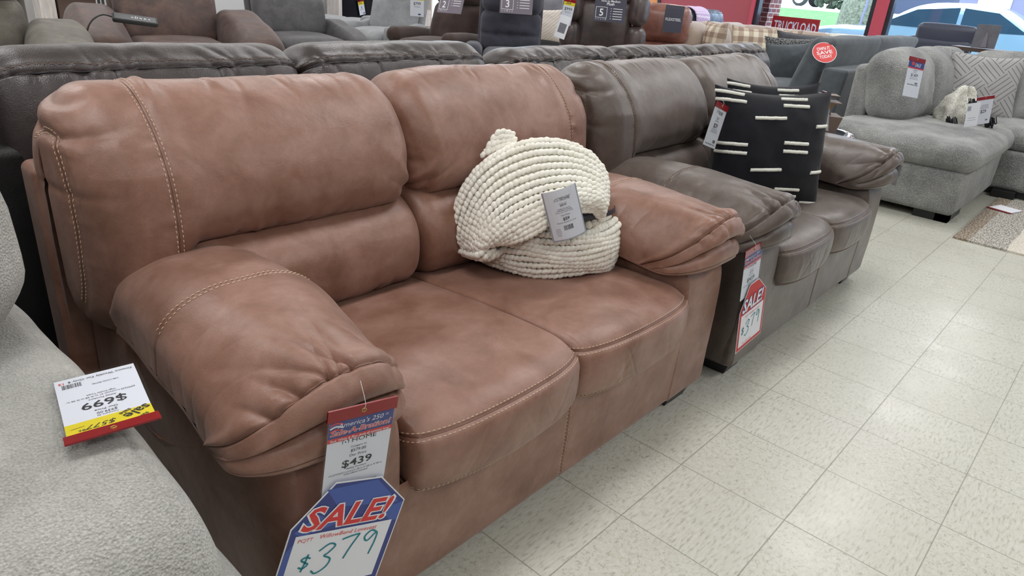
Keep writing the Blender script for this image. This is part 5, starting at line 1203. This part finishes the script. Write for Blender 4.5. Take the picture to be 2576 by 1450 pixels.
# ------------------------------------------------------------------ far left: media console, fireplace, shelving
t = thing('media_cabinet', 'whitewashed wood media cabinet with ring-pull drawers at the back', 'cabinet', (6.25, 9.2, 0))
b = MB(); b.box(-.35, .10, -.2, .2, .0, 1.0); b.build('side_door', MT['whitewood'], t, smooth=False)
b = MB(); b.box(.10, .75, -.2, .2, .0, .62).box(.10, .75, -.18, .2, .96, 1.0).box(.10, .13, -.2, .2, .62, 1).box(.72, .75, -.2, .2, .62, 1).box(.13, .72, .15, .18, .62, 1); b.build('body', MT['whitewood'], t, smooth=False)
for z in (.12, .36):
    b = MB(); b.box(.14, .71, -.225, -.2, z, z+.22); d_ = b.build('drawer', MT['whitewood'], t, smooth=False)
    e = MB(); th = np.linspace(0, 2*math.pi, 17); e.tube([(.42+.035*math.cos(a), -.235, z+.11+.035*math.sin(a)) for a in th], .006, 6, caps=False); e.build('ring_pull', MT['black'], d_)
t = thing('electric_fireplace', 'black glass-fronted electric fireplace left of the whitewashed cabinet', 'fireplace', (5.55, 9.3, 0))
b = MB(); b.box(-.30, .34, -.12, .12, .30, 1.0); b.build('glass_front', MT['tv'], t, smooth=False); b = MB(); b.box(-.36, .37, -.18, .14, 0, .30).box(.34, .37, -.18, .14, .3, 1.05).box(-.36, -.30, -.18, .14, .3, 1.05); b.build('surround', MT['whitewood'], t, smooth=False)
ptag('price_tag', 'small white price tag hanging on the electric fireplace glass', (5.62, 9.15, .72), (1, 0, .2), (0, 0, 1), .12, .22, paperfar('$'), head=.02)
block_sofa('grey_sofa', 'pale grey sofa whose low arm shows left of the light grey recliner', (4.6, 8.3, 0), face(-.9, -.4), MT['lightgrey'], 1.6, 2, .58, arm=.2, backs=False)
t = thing('media_shelf', 'dark shelf unit with bright metal posts at the top left, between the two suede recliners', 'shelf', (1.4, 9.1, 0))
b = MB(); b.box(-.12, .28, -.15, .15, .2, 1.3); b.build('panel', MT['wood2'], t, smooth=False)
b = MB(); b.box(-.30, -.14, -.12, .12, 0, 1.3); b.build('white_side', MT['whitewood'], t, smooth=False)
for x in (.30, .345): b = MB(); b.box(x, x+.025, -.16, -.135, 0, 1.3); b.build('post', MT['chrome'], t, smooth=False)
b = MB(); b.box(-.12, .3, -.17, .15, .62, .66); b.build('shelf_board', MT['whitewood'], t, smooth=False)
# ------------------------------------------------------------------ outside the windows
t = thing('sidewalk_sign', 'red TRUCKLOAD SALE sign standing outside the left window', 'sign'); t.matrix_world = frame_mat4((11.6, 4.54, .60), (.04, -1, 0), (0, 0, 1))
b = MB(); b.box(-.42, .42, -.45, .38, -.012, .0); b.build('board', MT['signred'], t, smooth=False)
c = Card(); c.txt("TRUCKLOAD", 0, .15, .155, 'whiteink', bold=.018, wfit=.76, lift=.002); c.txt("SALE!", 0, -.10, .19, 'orangeink', bold=.018, wfit=.62, lift=.002); c.build('lettering', t)
for x in (-.38, .36): b = MB(); b.box(x, x+.03, -.68, -.45, -.012, .01); b.build('leg', MT['black'], t, smooth=False)
tag(MB().box(11.7, 12.2, 5.12, 7.2, -.02, 3.6).build('brick_pier', MT['brick'], smooth=False), 'red brick pier outside at the left edge of the left window', 'pier')
tag(MB().add([(19.5, 3, .33), (26, 3, 1.0), (26, 18, 1.0), (19.5, 18, .33)], [(0, 1, 2, 3)]).build('lawn', MT['grass'], smooth=False), 'green lawn strip across the road outside the left window', 'lawn', kind='stuff')
b = MB(); b.tube([(22, 6.85, .5), (22, 6.8, 1.9), (22.1, 6.7, 5)], [.55, .42, .38], 14, k=14); o = b.build('tree_trunk', MT['bark']); tag(o, 'thick pale tree trunk outside at the right of the left window', 'tree')
def shrub(x, y, r, lab):
    t = thing('shrub', lab, 'shrub', (x, y, 1.08)); b = MB(); n_ = 260; d = rng.normal(size=(n_, 3)); d /= np.linalg.norm(d, axis=1, keepdims=True); C = d*r*rng.uniform(.6, 1, (n_, 1))+(0, 0, r)
    blobs(b, C, np.roll(d, 1, 1), d, .12*r, .16*r); b.build('foliage', MT['leaves'], t); b = MB().tube([(0, 0, 0), (0, 0, r)], .08*r, 6); b.build('stem', MT['bark'], t)
shrub(29, 10.2, .9, 'leafy grey-green shrub beyond the lawn outside the left window')
t = thing('utility_pole', 'thin pale leaning pole on the lawn outside', 'pole', (20, 6.1, .38)); MB().tube([(0, 0, 0), (.1, -.15, 2.4)], .035, 8, k=4).build('post', MT['siding'], t)
def vehicle(name, label, loc, rz, L, W_, prof, glass, body, gm):
    t = thing(name, label, 'vehicle', loc, rz)
    C = spl(prof, 70); K = np.stack([np.clip(C[:, 0], -L/2+.5, L/2-.5), np.full(70, .5)], 1)
    P = loftx(C, K, -W_/2, W_/2, (10, 8, 4, .22, .2)); b = MB(); b.grid(P); b.build('body', body, t)
    for sd in (-1, 1):
        for g in glass: b = MB(); b.poly([(sd*(W_/2+.004), y_, z_) for y_, z_ in g], .02, (sd, 0, 0)); b.build('side_window', gm, t, smooth=False)
        for y_ in (-L*.30, L*.30):
            b = MB(); b.lathe([(.001, -.1), (.33, -.1), (.34, -.05), (.34, .05), (.33, .1), (.001, .1)], n=28)
            o = b.build('wheel', MT['tyre'], t); o.matrix_local = Matrix.Translation((sd*(W_/2-.06), y_, .33)) @ Matrix.Rotation(math.pi/2, 4, 'Y')
            e = MB().lathe([(.001, .0), (.2, .0), (.22, -.02)], n=24); o2 = e.build('hubcap', MT['chrome'], o); o2.location = (0, 0, .11*sd)
    return t
vehicle('parked_car', 'pale blue sedan parked just outside the right window', (14.4, 2.75, -.02), math.radians(4), 4.7, 1.8,
        [(2.3, .35), (2.35, .6), (2.25, .80), (1.7, .92), (1.1, .98), (.45, 1.36), (-.2, 1.46), (-.9, 1.42), (-1.55, 1.08), (-2.2, .98), (-2.33, .7), (-2.3, .35)], [[(1.0, 1.0), (.42, 1.30), (-.25, 1.38), (-.25, 1.0)], [(-.32, 1.0), (-.32, 1.38), (-.85, 1.34), (-1.35, 1.04)]], MT['carpaint'], MT['carglass'])
vehicle('delivery_van', 'dark tarpaulin-covered truck parked across the lawn outside', (32, 14.2, 1.08), math.radians(0), 6.5, 2.0, [(3.2, .4), (3.25, 1.0), (3.1, 2.2), (0, 2.3), (-3.1, 2.2), (-3.25, 1.0), (-3.2, .4)], [[(.2, 1.2), (.2, 2.0), (1.6, 2.0), (1.6, 1.2)]], MT['darksiding'], MT['siding'])
t = thing('building', 'grey building with a white door across the street, seen through the right window', 'building', (44, 0, 0))
b = MB(); b.box(0, 6, -30, 9.5, 1.0, 9); b.build('wall', MT['siding'], t, smooth=False); b = MB(); b.box(-.08, 0, 6.5, 8.0, 1.08, 3.4); b.build('garage_door', MT['whiteink'], t, smooth=False)
b = MB(); b.box(-9.0, -8.0, 7.2, 9.8, 1.05, 2.0); b.build('awning_wall', MT['darksiding'], t, smooth=False)
for k, (x, y, n_) in enumerate(((12.4, 4.22, 4), (12.4, 3.05, 5))):
    t = thing('bike_rack', 'white arched rack with pale blue panels outside the left window' if k == 0 else 'white arched rack with pale blue panels outside the right window', 'rack', (x, y, -.02), 0, None); R0 = .50
    for j in range(n_):
        a0, a1 = math.pi*j/n_, math.pi*(j+1)/n_; g_ = .06
        b = MB(); A = np.linspace(a0+g_/2, a1-g_/2, 6); b.poly([(0, -R0*.93*math.cos(a), .25+R0*.93*math.sin(a)) for a in A]+[(0, -.12*math.cos(a), .25+.12*math.sin(a)) for a in A[::-1]], .01, (1, 0, 0)); b.build('panel', MT['paleblue'], t, smooth=False)
    b = MB(); b.tube([(0, -R0*math.cos(a), .25+R0*math.sin(a)) for a in np.linspace(0, math.pi, 24)], .028, 8); b.tube([(0, -R0, .25), (0, R0, .25)], .025, 8); b.tube([(0, -R0, .25), (0, -R0, 0)], .025, 8).tube([(0, R0, .25), (0, R0, 0)], .025, 8); b.build('frame', MT['whiteink'], t)
